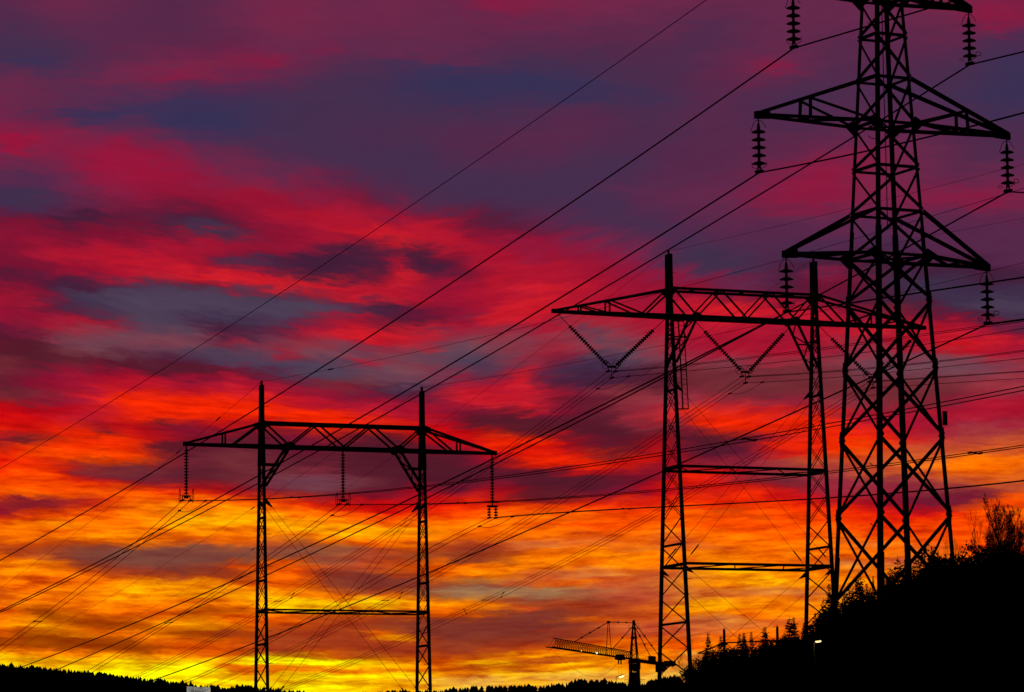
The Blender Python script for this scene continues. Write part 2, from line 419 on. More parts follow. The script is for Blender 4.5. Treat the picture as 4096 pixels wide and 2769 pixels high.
def banner_mat():
    mt = bpy.data.materials.new('emissive white banner cloth')
    mt.use_nodes = True
    nt = mt.node_tree
    b = nt.nodes['Principled BSDF']
    b.inputs['Base Color'].default_value = (.72, .72, .66, 1)
    b.inputs['Roughness'].default_value = .6
    tcn = nt.nodes.new('ShaderNodeTexCoord')
    n = nt.nodes.new('ShaderNodeTexNoise')
    n.inputs['Scale'].default_value = .8
    n.inputs['Detail'].default_value = 2
    nt.links.new(tcn.outputs['Object'], n.inputs['Vector'])
    mr_ = nt.nodes.new('ShaderNodeMapRange')
    mr_.inputs[1].default_value, mr_.inputs[2].default_value = .35, .65
    mr_.inputs[3].default_value, mr_.inputs[4].default_value = .08, .30  # the panel's uneven glow is put in as noise-driven emission
    nt.links.new(n.outputs['Fac'], mr_.inputs[0])
    b.inputs['Emission Color'].default_value = (1, .98, .84, 1)
    nt.links.new(mr_.outputs[0], b.inputs['Emission Strength'])
    return mt


M['banner'] = banner_mat()

# ------------------------------------------------------------------ mesh helpers
def mesh(name, v, f, material, smooth=False):
    me = bpy.data.meshes.new(name)
    me.from_pydata([tuple(p) for p in v], [], [tuple(q) for q in f])
    me.materials.append(material)
    if smooth:
        me.polygons.foreach_set('use_smooth', [True] * len(me.polygons))
    me.update()
    return me


def np_mesh(name, V, T, material):
    """triangle mesh straight from numpy arrays"""
    V, T = np.asarray(V, np.float32), np.asarray(T, np.int32)
    me = bpy.data.meshes.new(name)
    me.vertices.add(len(V))
    me.vertices.foreach_set('co', V.ravel())
    me.loops.add(T.size)
    me.loops.foreach_set('vertex_index', T.ravel())
    me.polygons.add(len(T))
    me.polygons.foreach_set('loop_start', np.arange(0, T.size, 3, dtype=np.int32))
    me.polygons.foreach_set('loop_total', np.full(len(T), 3, np.int32))
    me.materials.append(material)
    me.update(calc_edges=True)
    return me


def link(name, me, parent=None, mw=None):
    o = bpy.data.objects.new(name, me)
    COL.objects.link(o)
    if parent is not None:
        o.parent = parent
        if mw is not None:
            o.matrix_basis = Matrix.Translation(-world_loc(parent)) @ mw
    elif mw is not None:
        o.matrix_basis = mw
    return o


def world_loc(o):
    p = o.location.copy()
    while o.parent is not None:
        o = o.parent
        p += o.location
    return p


def tag(o, label=None, cat=None, group=None, kind=None):
    if label: o['label'] = label
    if cat: o['category'] = cat
    if group: o['group'] = group
    if kind: o['kind'] = kind
    return o


def empty(name, loc, label, cat, group=None):
    o = bpy.data.objects.new(name, None)
    COL.objects.link(o)
    o.location = loc
    o.empty_display_size = .3
    return tag(o, label, cat, group)


def prism_mesh(name, prof, material):
    n = len(prof)
    v = [(x, y, 0) for x, y in prof] + [(x, y, 1) for x, y in prof]
    f = [(k, (k + 1) % n, n + (k + 1) % n, n + k) for k in range(n)] + [tuple(range(n))[::-1], tuple(range(n, 2 * n))]
    return mesh(name, v, f, material)


_Lp = [(0, 0), (1, 0), (1, .15), (.15, .15), (.15, 1), (0, 1)]
_cache = {}


def unit(kind, m_='steel'):
    key = (kind, m_)
    if key not in _cache:
        if kind == 'angle':            # corner at the origin
            _cache[key] = prism_mesh('angle_bar', _Lp, M[m_])
        elif kind == 'brace':          # centred angle iron
            _cache[key] = prism_mesh('brace_bar', [(x - .4, y - .4) for x, y in _Lp], M[m_])
        elif kind == 'rod':
            _cache[key] = prism_mesh('round_bar', [(math.cos(a) * .5, math.sin(a) * .5) for a in [k * math.pi / 3 for k in range(6)]], M[m_])
        elif kind == 'box':
            _cache[key] = prism_mesh('flat_bar', [(-.5, -.5), (.5, -.5), (.5, .5), (-.5, .5)], M[m_])
    return _cache[key]


def bar(parent, name, p, q, s, kind='brace', x=None, m_='steel', s2=None):
    """a straight member from p to q; x hints its section's first axis"""
    p, q = Vector(p), Vector(q)
    d = q - p
    ln = d.length
    z = d / ln
    x = Vector(x) if x is not None else (Vector((0, 0, 1)) if abs(z.z) < .9 else Vector((1, 0, 0)))
    x = (x - z * x.dot(z)).normalized()
    y = z.cross(x)
    s2 = s if s2 is None else s2
    mw = Matrix(((x.x * s, y.x * s2, d.x, p.x), (x.y * s, y.y * s2, d.y, p.y), (x.z * s, y.z * s2, d.z, p.z), (0, 0, 0, 1)))
    return link(name, unit(kind, m_), parent, mw)


def corner_bar(parent, name, p, q, s, xd, yd, m_='steel'):
    """an angle iron whose heel runs p-q and whose flanges point along xd and yd"""
    p, q = Vector(p), Vector(q)
    d = q - p
    z = d.normalized()
    x = (Vector(xd) - z * Vector(xd).dot(z)).normalized()
    y = Vector(yd)
    y = (y - z * y.dot(z) - x * y.dot(x)).normalized()
    mw = Matrix(((x.x * s, y.x * s, d.x, p.x), (x.y * s, y.y * s, d.y, p.y), (x.z * s, y.z * s, d.z, p.z), (0, 0, 0, 1)))
    return link(name, unit('angle', m_), parent, mw)


def tube_arrays(pts, r, n=6):
    pts = np.asarray([tuple(p) for p in pts], float)
    V, T = [], []
    t = np.gradient(pts, axis=0)
    t /= np.linalg.norm(t, axis=1)[:, None]
    ref = np.array([0, 0, 1.0])
    if np.abs(t @ ref).max() > .95:
        ref = np.array([1.0, .2, .1])
    a = np.cross(t, ref)
    a /= np.linalg.norm(a, axis=1)[:, None]
    b = np.cross(t, a)
    rr = np.full(len(pts), r) if np.isscalar(r) else np.asarray(r)
    for k in range(n):
        an = 2 * math.pi * k / n
        V.append(pts + (a * math.cos(an) + b * math.sin(an)) * rr[:, None])
    V = np.stack(V, 1).reshape(-1, 3)
    for i in range(len(pts) - 1):
        for k in range(n):
            p, q = i * n + k, i * n + (k + 1) % n
            T += [(p, q, q + n), (p, q + n, p + n)]
    for k in range(1, n - 1):
        T += [(0, k + 1, k), ((len(pts) - 1) * n, (len(pts) - 1) * n + k, (len(pts) - 1) * n + k + 1)]
    return V, np.array(T)


def tube(name, pts, r, m_, parent=None, n=6):
    org = world_loc(parent) if parent is not None else Vector(pts[0])
    V, T = tube_arrays([Vector(p) - org for p in pts], r, n)
    o = link(name, np_mesh(name, V, T, M[m_]), parent)
    if parent is None:
        o.location = org
    return o


def boxes(parent, name, lst, m_, x=(1, 0, 0), kind=None):
    """several axis-along-x boxes (centre, size) fused in one mesh, local axes x, z-up"""
    X = Vector(x).normalized()
    Yv = Vector((0, 0, 1)).cross(X).normalized()
    org = world_loc(parent) if parent is not None else Vector(lst[0][0])
    V, T = [], []
    for c, sz in lst:
        c = Vector(c) - org
        k = len(V)
        for dz in (-.5, .5):
            for dx, dy in ((-.5, -.5), (.5, -.5), (.5, .5), (-.5, .5)):
                V.append(c + X * dx * sz[0] + Yv * dy * sz[1] + Vector((0, 0, dz * sz[2])))
        for q in ((0, 3, 2, 1), (4, 5, 6, 7), (0, 1, 5, 4), (1, 2, 6, 5), (2, 3, 7, 6), (3, 0, 4, 7)):
            T.append([k + i for i in q])
    o = link(name, mesh(name, V, T, M[m_]), parent)
    if parent is None:
        o.location = org
    if kind: o['kind'] = kind
    return o


def plate(parent, name, pts, thick, m_='steel'):
    """flat plate through a planar polygon"""
    pts = [Vector(p) for p in pts]
    n = (pts[1] - pts[0]).cross(pts[2] - pts[0]).normalized() * thick * .5
    org = world_loc(parent)
    k = len(pts)
    v = [p - n - org for p in pts] + [p + n - org for p in pts]
    f = [tuple(range(k))[::-1], tuple(range(k, 2 * k))] + [(i, (i + 1) % k, k + (i + 1) % k, k + i) for i in range(k)]
    return link(name, mesh(name, v, f, M[m_]), parent)


def lathe_mesh(name, prof, material, n=10):
    v, f = [], []
    for r, z in prof:
        for k in range(n):
            a = 2 * math.pi * k / n
            v.append((r * math.cos(a), r * math.sin(a), z))
    for i in range(len(prof) - 1):
        for k in range(n):
            f.append((i * n + k, i * n + (k + 1) % n, (i + 1) * n + (k + 1) % n, (i + 1) * n + k))
    return mesh(name, v, f, material, True)


def torus_mesh(name, ru, rv, r, material, n=20, k=5):
    v, f = [], []
    for i in range(n):
        a = 2 * math.pi * i / n
        for j in range(k):
            b = 2 * math.pi * j / k
            v.append(((ru + r * math.cos(b)) * math.cos(a), (rv + r * math.cos(b)) * math.sin(a), r * math.sin(b)))
    for i in range(n):
        for j in range(k):
            f.append((i * k + j, ((i + 1) % n) * k + j, ((i + 1) % n) * k + (j + 1) % k, i * k + (j + 1) % k))
    return mesh(name, v, f, material, True)


def frame(x, y, z, loc):
    return Matrix(((x.x, y.x, z.x, loc.x), (x.y, y.y, z.y, loc.y), (x.z, y.z, z.z, loc.z), (0, 0, 0, 1)))


ZUP = Vector((0, 0, 1))

# ------------------------------------------------------------------ ground: valley, right-hand spur, far ridges
SKY_L = [(-400, 2640), (0, 2655), (200, 2668), (350, 2680), (500, 2700), (700, 2722), (850, 2742), (1000, 2757), (1150, 2768), (1300, 2778),
         (1420, 2772), (1566, 2757), (1651, 2764), (1802, 2756), (1896, 2744), (1990, 2737), (2160, 2739), (2250, 2729), (2315, 2721), (2370, 2716),
         (2444, 2721), (2483, 2727), (2576, 2734), (2800, 2725), (3500, 2700), (4400, 2690)]
TS = np.array([-9000, -400, 0, 500, 1000, 1500, 2000, 2500, 2700, 3000, 3300, 3500, 3700, 4100, 5200, 9000], float)
TD = np.array([1, 20, 45, 63, 80, 110, 150, 200, 235, 300, 450, 800, 1400, 2000, 2500, 2620, 3400, 6000], float)


def right(l, a25, a27, a30, a33, a35, a37, a41, a52):
    return [l, l, l, l, l, l, l, a25, a27, a30, a33, a35, a37, a41, a52, a52 * 1.1]


TZ = [right(-1.65, -1.65, -1.65, -1.65, -1.65, -1.65, -1.65, -1.65, -1.65), right(-1.3, -1.2, -1.1, -.9, -.7, -.6, -.5, -.4, 0),
      right(0, 0, .3, .8, 1.2, 1.5, 1.8, 2.2, 3), right(.5, .7, 1.1, 1.8, 2.5, 3.1, 3.8, 4.2, 5.1),
      right(.9, 1.1, 1.6, 2.2, 3.1, 3.7, 4.2, 4.7, 5.7), right(1.7, 1.9, 2.4, 3.1, 4.2, 5.0, 5.5, 6.1, 7.4),
      right(2.8, 3.1, 3.9, 4.4, 4.6, 6.0, 7.0, 8.0, 10), right(4.3, 4.9, 6.4, 7.3, 7.4, 9.0, 10.0, 11.4, 14),
      right(5.0, 6.0, 7.6, 8.8, 10.2, 11, 11.8, 13.4, 16), right(7, 8.2, 9.3, 10.8, 12.3, 13, 14, 15.6, 19),
      right(11.5, 12.5, 14, 16, 18, 20, 22, 24, 30), right(21, 24, 26, 29, 32, 34, 36, 40, 50), right(39, 43, 46, 48, 50, 52, 54, 58, 66)]


def crest(s, D):
    y = np.interp(s, [q[0] for q in SKY_L], [q[1] for q in SKY_L]) + 30
    return np.array([at(a, b, D).z for a, b in zip(np.clip(s, -400, 4400), y)])


TZ = np.array(TZ + [list(crest(TS, 2500) * .72), list(crest(TS, 2500)), list(crest(TS, 2500)), list(crest(TS, 2500) * .95), list(crest(TS, 2500) * .8)])


def ground_z(x, y):
    """terrain height (arrays), laid out over bearing and distance from where the photographer stands"""
    x, y = np.asarray(x, float), np.asarray(y, float)
    D = np.hypot(x, y)
    az = np.arctan2(x, y)
    s = 2048 + F * np.tan(np.clip(az, -.45, .45))
    i = np.clip(np.interp(s, TS, np.arange(len(TS))), 0, len(TS) - 1.0001)
    j = np.clip(np.interp(D, TD, np.arange(len(TD))), 0, len(TD) - 1.0001)
    a, b = i.astype(int), j.astype(int)
    u, v = i - a, j - b
    v = np.where(b < 13, v, v)
    z = (TZ[b, a] * (1 - u) + TZ[b, a + 1] * u) * (1 - v) + (TZ[b + 1, a] * (1 - u) + TZ[b + 1, a + 1] * u) * v
    ridge = (np.abs(az) < .3) & (D > 1900)
    sk = np.where(ridge, np.interp(s, [q[0] for q in SKY_L], [q[1] for q in SKY_L]), 0)
    side = np.clip((np.abs(az) - .45) / 1.2, 0, 1)
    z = z * (1 - side) + side * np.interp(D, [0, 20, 100, 1000, 6000], [-1.65, -1.6, -1, 8, 60])
    return z + .06 * np.sin(x * 1.3 + y * .7) * np.clip(D / 60, 0, 1)


def gz(x, y):
    return float(ground_z(np.array([x]), np.array([y]))[0])


def build_ground():
    fine = np.arange(-.16, .1601, .004)
    az = np.concatenate([np.linspace(-math.pi, -.2, 60), fine, np.linspace(.2, math.pi, 60)[:-1]])
    D = np.concatenate([np.linspace(3, 60, 24), np.linspace(63, 300, 60), np.geomspace(310, 2400, 40), np.linspace(2440, 2700, 12), np.geomspace(2800, 6000, 12)])
    A, R = np.meshgrid(az, D)
    Xg, Yg = R * np.sin(A), R * np.cos(A)
    Zg = ground_z(Xg, Yg)
    V = np.stack([Xg, Yg, Zg], -1).reshape(-1, 3)
    n, mm = len(az), len(D)
    T = []
    for i in range(mm - 1):
        for k in range(n):
            a, b = i * n + k, i * n + (k + 1) % n
            T += [(a, b, b + n), (a, b + n, a + n)]
    c = len(V)
    V = np.vstack([V, [[0, 0, -1.65]]])
    T += [(c, (k + 1) % n, k) for k in range(n)]
    o = link('ground', np_mesh('ground', V, T, M['soil']))
    tag(o, None, None, None, 'structure')


build_ground()

# ------------------------------------------------------------------ near lattice pylon
PD = 63.4
PYAW = .4437
pa = Vector((math.cos(PYAW), math.sin(PYAW), 0))
pb = Vector((-math.sin(PYAW), math.cos(PYAW), 0))
PC = Vector((6.7038, PD, 0))


def pw(z):
    return .4904 - .0487 * (z - 10)


def pp(u, w, z):
    return PC + pa * u + pb * w + ZUP * z


Z_TIP = dict(mid=12.1395, low=9.7459, top=14.4306)
LV_TOP = [15.95, 15.15, 14.43, 13.75, 12.963, 12.1395, 11.345, 10.547, 9.746]


def left_leg_z(py):
    z = 8.0
    for _ in range(40):
        q = proj(pp(-pw(z), pw(z), z))
        z += (q[1] - py) / 227.0
    return z


LV_LOW = [left_leg_z(v) for v in (1219, 1485, 1763, 2074, 2425)]


def build_pylon():
    gbase = gz(PC.x, PC.y)
    root = empty('lattice_pylon', (PC.x, PC.y, gbase), 'near tall lattice steel pylon with three tiers of crossarms on the right slope', 'pylon')
    lv = LV_TOP + LV_LOW
    zb = lv[-1] - .9
    corners = [(-1, -1), (1, -1), (1, 1), (-1, 1)]
    segs = [(15.95, 10.25, .064), (10.25, left_leg_z(2230), .080), (left_leg_z(2230), zb - .8, .096)]
    for sa, sb in corners:
        for z1, z0, s in segs:
            corner_bar(root, 'leg', pp(sa * pw(z1), sb * pw(z1), z1), pp(sa * pw(z0), sb * pw(z0), z0), s, -sa * pa, -sb * pb)
    for k in range(4):                      # bracing face by face
        (a0, b0), (a1, b1) = corners[k], corners[(k + 1) % 4]
        out = (pa * (a0 + a1) + pb * (b0 + b1)).normalized()
        for i in range(len(lv) - 1):
            z1, z0 = lv[i], lv[i + 1]
            hi = i < len(LV_TOP) - 1
            for fl in ((0, 1) if not hi else (0,)):
                (ca, cb), (da, db) = ((a0, b0), (a1, b1)) if fl == 0 else ((a1, b1), (a0, b0))
                p = pp(ca * pw(z1), cb * pw(z1), z1 - .03)
                q = pp(da * pw(z0), db * pw(z0), z0 + .03)
                off = out * (-.012 if fl else .012)
                s = (.044 if k in (0, 3) else .05) if hi else .052
                bar(root, 'brace', p + off, q + off, s, 'brace', out)
        for i, z in enumerate(LV_TOP[1:]):
            bar(root, 'ring_beam', pp(a0 * pw(z), b0 * pw(z), z), pp(a1 * pw(z), b1 * pw(z), z), .05, 'brace', out)
    # plan bracing under each crossarm
    for z in (14.43, 12.1395, 9.746):
        w = pw(z)
        bar(root, 'ring_beam', pp(-w, -w, z + .02), pp(w, w, z + .02), .04)
        bar(root, 'ring_beam', pp(-w, w, z - .03), pp(w, -w, z - .03), .04)
    # crossarms
    tips = {}
    for nm, zt, ztop, t in (('top', 14.4306, 15.15, 1.835), ('mid', 12.1395, 12.963, 2.5842), ('low', 9.7459, 10.547, 2.0773)):
        for sa in (-1, 1):
            tip = pp(sa * t, 0, zt - (.055 if nm == 'low' else 0))
            tips[(nm, sa)] = tip
            w0, w1 = pw(zt), pw(ztop)
            for sb in (-1, 1):
                cb = pp(sa * w0, sb * w0, zt)
                ct = pp(sa * w1, sb * w1, ztop)
                tb = tip + pb * sb * .045
                bar(root, 'crossarm_chord', tb, cb, .062, 'brace', ZUP)
                bar(root, 'crossarm_chord', tb + ZUP * .03, ct, .062, 'brace', ZUP)
                if nm != 'low':
                    f = .43
                    vb, vt = tb.lerp(cb, f), tb.lerp(ct, f)
                    bar(root, 'crossarm_strut', vb, vt, .045, 'brace', pa)
                    bar(root, 'crossarm_strut', vt, cb, .05, 'brace', ZUP)
            b0 = tip.lerp(pp(sa * w0, -w0, zt), .43)
            b1 = tip.lerp(pp(sa * w0, w0, zt), .43)
            bar(root, 'crossarm_strut', b0, b1, .045)
            bar(root, 'crossarm_strut', b1, pp(sa * w0, -w0, zt).lerp(b0, .15), .045)
            # tip and root gusset plates
            plate(root, 'gusset_plate', [tip + pa * sa * .07 + ZUP * .06, tip - pa * sa * .22 + ZUP * .11, tip - pa * sa * .25 - ZUP * .05, tip + pa * sa * .07 - ZUP * .07], .06)
            for sb in (-1, 1):
                c = pp(sa * w0, sb * w0, zt)
                plate(root, 'gusset_plate', [c + pa * sa * .22 + ZUP * .02, c + pa * sa * .02 + ZUP * .13, c - pa * sa * .12, c + pa * sa * .02 - ZUP * .16], .02)
    # node plates on the lower legs
    for z in LV_LOW[:-1]:
        for sa, sb in corners:
            c = pp(sa * (pw(z) + .003), sb * (pw(z) + .003), z)
            plate(root, 'gusset_plate', [c + ZUP * .16, c - pa * sa * .11, c - ZUP * .16, c + pa * sa * .015], .016)
    # peak above the picture
    zp = PEAK_Z
    for sa, sb in corners:
        bar(root, 'peak_bar', pp(sa * pw(15.95), sb * pw(15.95), 15.95), pp(0, 0, zp), .055)
    # climbing hooks on the near leg, number plate and cable
    for y in (128, 540, 585, 1045, 1892, 2130, 1205):
        z = left_leg_z(y)
        p = pp(-pw(z), -pw(z), z)
        left = y != 1205
        d = -RIGHT if left else RIGHT
        pts = [p, p + d * .07, p + d * .12 + ZUP * .012, p + d * .16 + ZUP * .055]
        tube('step_hook', pts, .0075, 'steel', root, 5)
    zs = left_leg_z(1735) + .12
    c = pp(pw(zs), -pw(zs), zs) + pa * .06
    mwp = frame(pa * .09, pb * .02, ZUP * .25, c - ZUP * .05)
    link('number_plate', unit('box'), root, mwp)
    tube('climbing_cable', [pp(.12, .2, 15.6), pp(.13, .21, 13), pp(.15, .22, 11.4), pp(.16, .24, 10.3)], .009, 'wire', root, 5)
    for sa, sb in corners:                  # footings
        z = zb - .8
        p = pp(sa * pw(z), sb * pw(z), z)
        boxes(root, 'footing', [((p.x, p.y, min(p.z, gz(p.x, p.y)) - .1), (.5, .5, .9))], 'concrete', pa)
    return tips


# ------------------------------------------------------------------ wires
def wire_plane(att, px, py, d):
    """where the ray through a pixel meets the vertical plane through att along direction d: (t, z)"""
    r = ray(px, py)
    n = Vector((d.y, -d.x, 0))
    k = n.dot(att) / n.dot(r)
    P = r * k
    return (P - att).dot(d), P.z


DBG = False


def span(att, pts, d, sign, t_far=None, deg=2, npt=48, tag_=''):
    """points of one span leaving att along +d (sign 1, away) or -d (towards us)"""
    tz = [wire_plane(att, *p, d) for p in pts]
    tz = [(t, z) for t, z in tz if t * sign > .3]
    t = np.array([q[0] for q in tz]) * sign
    z = np.array([q[1] for q in tz]) - att.z
    wgt = 1.0 / np.maximum(.35, np.array([abs(att.y + d.y * sign * tt) for tt in t]) / att.y)
    dg = deg if len(t) >= 3 else 1
    Am = np.stack([t ** (k + 1) for k in range(dg)], 1)
    co = np.linalg.lstsq(Am * wgt[:, None], z * wgt, rcond=None)[0]
    tmax = t.max() if t_far is None else t_far
    tt = np.linspace(0, tmax, npt)
    zz = sum(co[k] * tt ** (k + 1) for k in range(dg))
    out = [att + d * (sign * a) + ZUP * b for a, b in zip(tt, zz)]
    err = max(abs(proj(att + d * (sign * a) + ZUP * sum(co[k] * a ** (k + 1) for k in range(dg)))[1] - p[1])
              for a, p in zip(t, [p for p in pts if wire_plane(att, *p, d)[0] * sign > .3]))
    if DBG and err > 6:
        print(tag_, [round(v) for v in proj(att)], [(p[0], round(proj(att + d * (sign * a) + ZUP * sum(co[k] * a ** (k + 1) for k in range(dg)))[1] - p[1])) for a, p in zip(t, [p for p in pts if wire_plane(att, *p, d)[0] * sign > .3])])
    if err > 9:
        print('span', tag_, 'err px', round(err, 1))
    return out


def t_edge(att, d, px, py):
    return abs(wire_plane(att, px, py, d)[0])


def on_line(pts, px):
    """point of a polyline seen at horizontal pixel px"""
    q = [proj(p)[0] for p in pts]
    for i in range(len(pts) - 1):
        if (q[i] - px) * (q[i + 1] - px) <= 0 and q[i] != q[i + 1]:
            return pts[i].lerp(pts[i + 1], (px - q[i]) / (q[i + 1] - q[i]))
    return pts[0]


# earth wire of the near pylon tells how high its peak is
_e = [(2829, 0), (2445, 268), (2048, 545), (1825, 700), (1300, 1052), (780, 1400), (400, 1632), (0, 1876)]
_att = pp(0, 0, 0)
_tz = [wire_plane(_att, *p, pb) for p in _e]
_c2 = np.polyfit([q[0] for q in _tz], [q[1] for q in _tz], 2)
PEAK_Z = float(np.clip(np.polyval(_c2, 0), 16.5, 22.0))
TIPS = build_pylon()

DISC_BIG = lathe_mesh('insulator_disc', [(.022, .055), (.034, .02), (.075, .012), (.126, -.012), (.128, -.024), (.085, -.030), (.03, -.045)], M['glass'])
CAP_BIG = lathe_mesh('insulator_cap', [(.012, .10), (.02, .09), (.028, .03), (.034, 0), (.02, -.02)], M['steel'])
CORE_BIG = lathe_mesh('insulator_core', [(.024, 0), (.026, -.62), (.02, -.72)], M['glass'], 8)
RING_BIG = torus_mesh('arcing_ring', .05, .035, .006, M['steel'], 14, 4)


def pylon_insulator(tip, place, side):
    root = empty('suspension_insulator', tip - ZUP * .07,
                 'insulator of five wide sheds hanging from the %s crossarm tip of the near pylon' % place, 'insulator', 'insulator strings of the near pylon')
    I3 = Matrix.Translation
    bar(root, 'shackle', tip - ZUP * .05, tip - ZUP * .20, .022, 'rod')
    link('cap', CAP_BIG, root, I3(tip - ZUP * .245))
    link('core', CORE_BIG, root, I3(tip - ZUP * .235))
    for k in range(5):
        link('shed', DISC_BIG, root, I3(tip - ZUP * (.29 + .141 * k)))
    c = tip - ZUP * 1.0
    bar(root, 'clamp', c + pb * .11 - ZUP * .005, c - pb * .11 - ZUP * .02, .055, 'box', ZUP)
    bar(root, 'clamp_yoke', c + pa * .035, c + ZUP * .16 + pa * .015, .022, 'rod')
    bar(root, 'clamp_yoke', c - pa * .035, c + ZUP * .16 - pa * .015, .022, 'rod')
    r = RIGHT
    for sg in (-1, 1):
        h = tip - ZUP * .10
        tube('arcing_horn', [h, h + r * sg * .05 - ZUP * .0, h + r * sg * .09 - ZUP * .06, h + r * sg * (.13 if sg > 0 else .14) - ZUP * (.13 if sg > 0 else .20)], .0055, 'steel', root, 4)
    if side > 0:
        link('arcing_ring', RING_BIG, root, frame(r, (ZUP + r * .6).normalized(), W0, c + r * .16 + ZUP * .17))
        tube('arcing_horn', [c + ZUP * .04, c + r * .10 + ZUP * .10, c + r * .14 + ZUP * .12], .0055, 'steel', root, 4)
        link('arcing_ring', RING_BIG, root, frame(r * .8, ZUP * .7, W0, c - r * .14 + ZUP * .06))
    else:
        tube('arcing_horn', [c + ZUP * .02, c + r * .07 + ZUP * .06, c + r * .13 + ZUP * .09, c + r * .14 + ZUP * .17], .0055, 'steel', root, 4)
        tube('arcing_horn', [c + ZUP * .03, c - r * .07 + ZUP * .04, c - r * .12 + ZUP * .07, c - r * .13 + ZUP * .13], .0055, 'steel', root, 4)
    return c


PYL = [
    ('top', -1, 'upper left', [(3031, 300), (2445, 700), (2048, 973), (1397, 1400), (1057, 1611), (740, 1814), (256, 2100), (0, 2241)], [(3198, 193), (3434, 118), (3698, 38)], (-40, 2264), (3960, -60)),
    ('top', 1, 'upper right', [(3863, 269), (3414, 551), (3171, 700), (2682, 995), (2048, 1365), (1853, 1480), (1695, 1567), (1577, 1636), (1464, 1702), (1200, 1845), (1063, 1918), (895, 2008), (566, 2175), (0, 2451)], [(3896, 262), (4096, 207)], (-40, 2470), (4300, 150)),
    ('mid', -1, 'middle left', [(3031, 709), (2048, 1308), (1771, 1480), (1403, 1695), (1200, 1808), (1060, 1883), (857, 2003), (650, 2114), (538, 2173), (0, 2444)], [(3064, 703), (3410, 618), (3721, 547), (3938, 490), (4096, 453)], (-40, 2463), (4300, 395)),
    ('mid', 1, 'middle right', [(4009, 790), (3721, 943), (3283, 1176), (3000, 1332), (2878, 1396), (2656, 1509), (2303, 1690), (1978, 1853), (1714, 1989), (1242, 2220), (1021, 2326), (801, 2423), (377, 2614), (231, 2677)], [(4047, 780), (4096, 771)], (150, 2712), (4300, 725)),
    ('low', -1, 'lower left', [(3076, 1290), (2878, 1384), (2727, 1459), (2656, 1499), (2265, 1690), (1978, 1831), (1714, 1966), (1200, 2204), (1021, 2284), (920, 2328), (283, 2590), (75, 2675)], [(3170, 1247), (3396, 1214), (3721, 1164), (4096, 1110)], (-40, 2720), (4300, 1078)),
    ('low', 1, 'lower right', [(3934, 1306), (3656, 1426), (3368, 1565), (3236, 1622), (3000, 1730), (2726, 1854), (2500, 1953), (2296, 2044), (1879, 2220), (1721, 2286), (1335, 2449), (1080, 2550), (1000, 2578), (670, 2701)], [(3967, 1294), (4096, 1277)], (560, 2745), (4300, 1248)),
]
for lvl, sd, nm, away, near, efar, enear in PYL:
    att = pylon_insulator(TIPS[(lvl, sd)], nm, sd)
    q = att - ZUP * .03
    ap = span(q, away, pb, 1, t_edge(q, pb, *efar), 3, 60, nm)
    npnt = span(q, near, pb, -1, t_edge(q, pb, *enear), 2, 24, nm + ' near')
    o = tube('conductor', list(reversed(npnt))[:-1] + ap, .0145, 'wire')
    tag(o, 'single thick wire held by the %s insulator of the near pylon' % nm, 'power line', 'wires of the near pylon')
q = pp(0, 0, PEAK_Z)
ew = span(q, _e, pb, 1, t_edge(q, pb, -40, 1899), 3, 60, 'peak')
nearp = [q + pb * -t + ZUP * (.11 * t) for t in np.linspace(0, 45, 12)]
tag(tube('earth_wire', list(reversed(nearp))[:-1] + ew, .0085, 'wire'), 'topmost thin twisted wire running down left from the near pylon peak above the picture', 'power line')

# ------------------------------------------------------------------ portal towers
DISC_A = lathe_mesh('glass_disc', [(.035, .07), (.05, .03), (.10, .02), (.132, -.012), (.125, -.03), (.035, -.06)], M['glass'], 9)


class Frame:
    def __init__(s, c, yaw):
        s.c, s.a, s.b = Vector(c), Vector((math.cos(yaw), math.sin(yaw), 0)), Vector((-math.sin(yaw), math.cos(yaw), 0))

    def __call__(s, u, w, z):
        return Vector((s.c.x, s.c.y, 0)) + s.a * u + s.b * w + ZUP * z


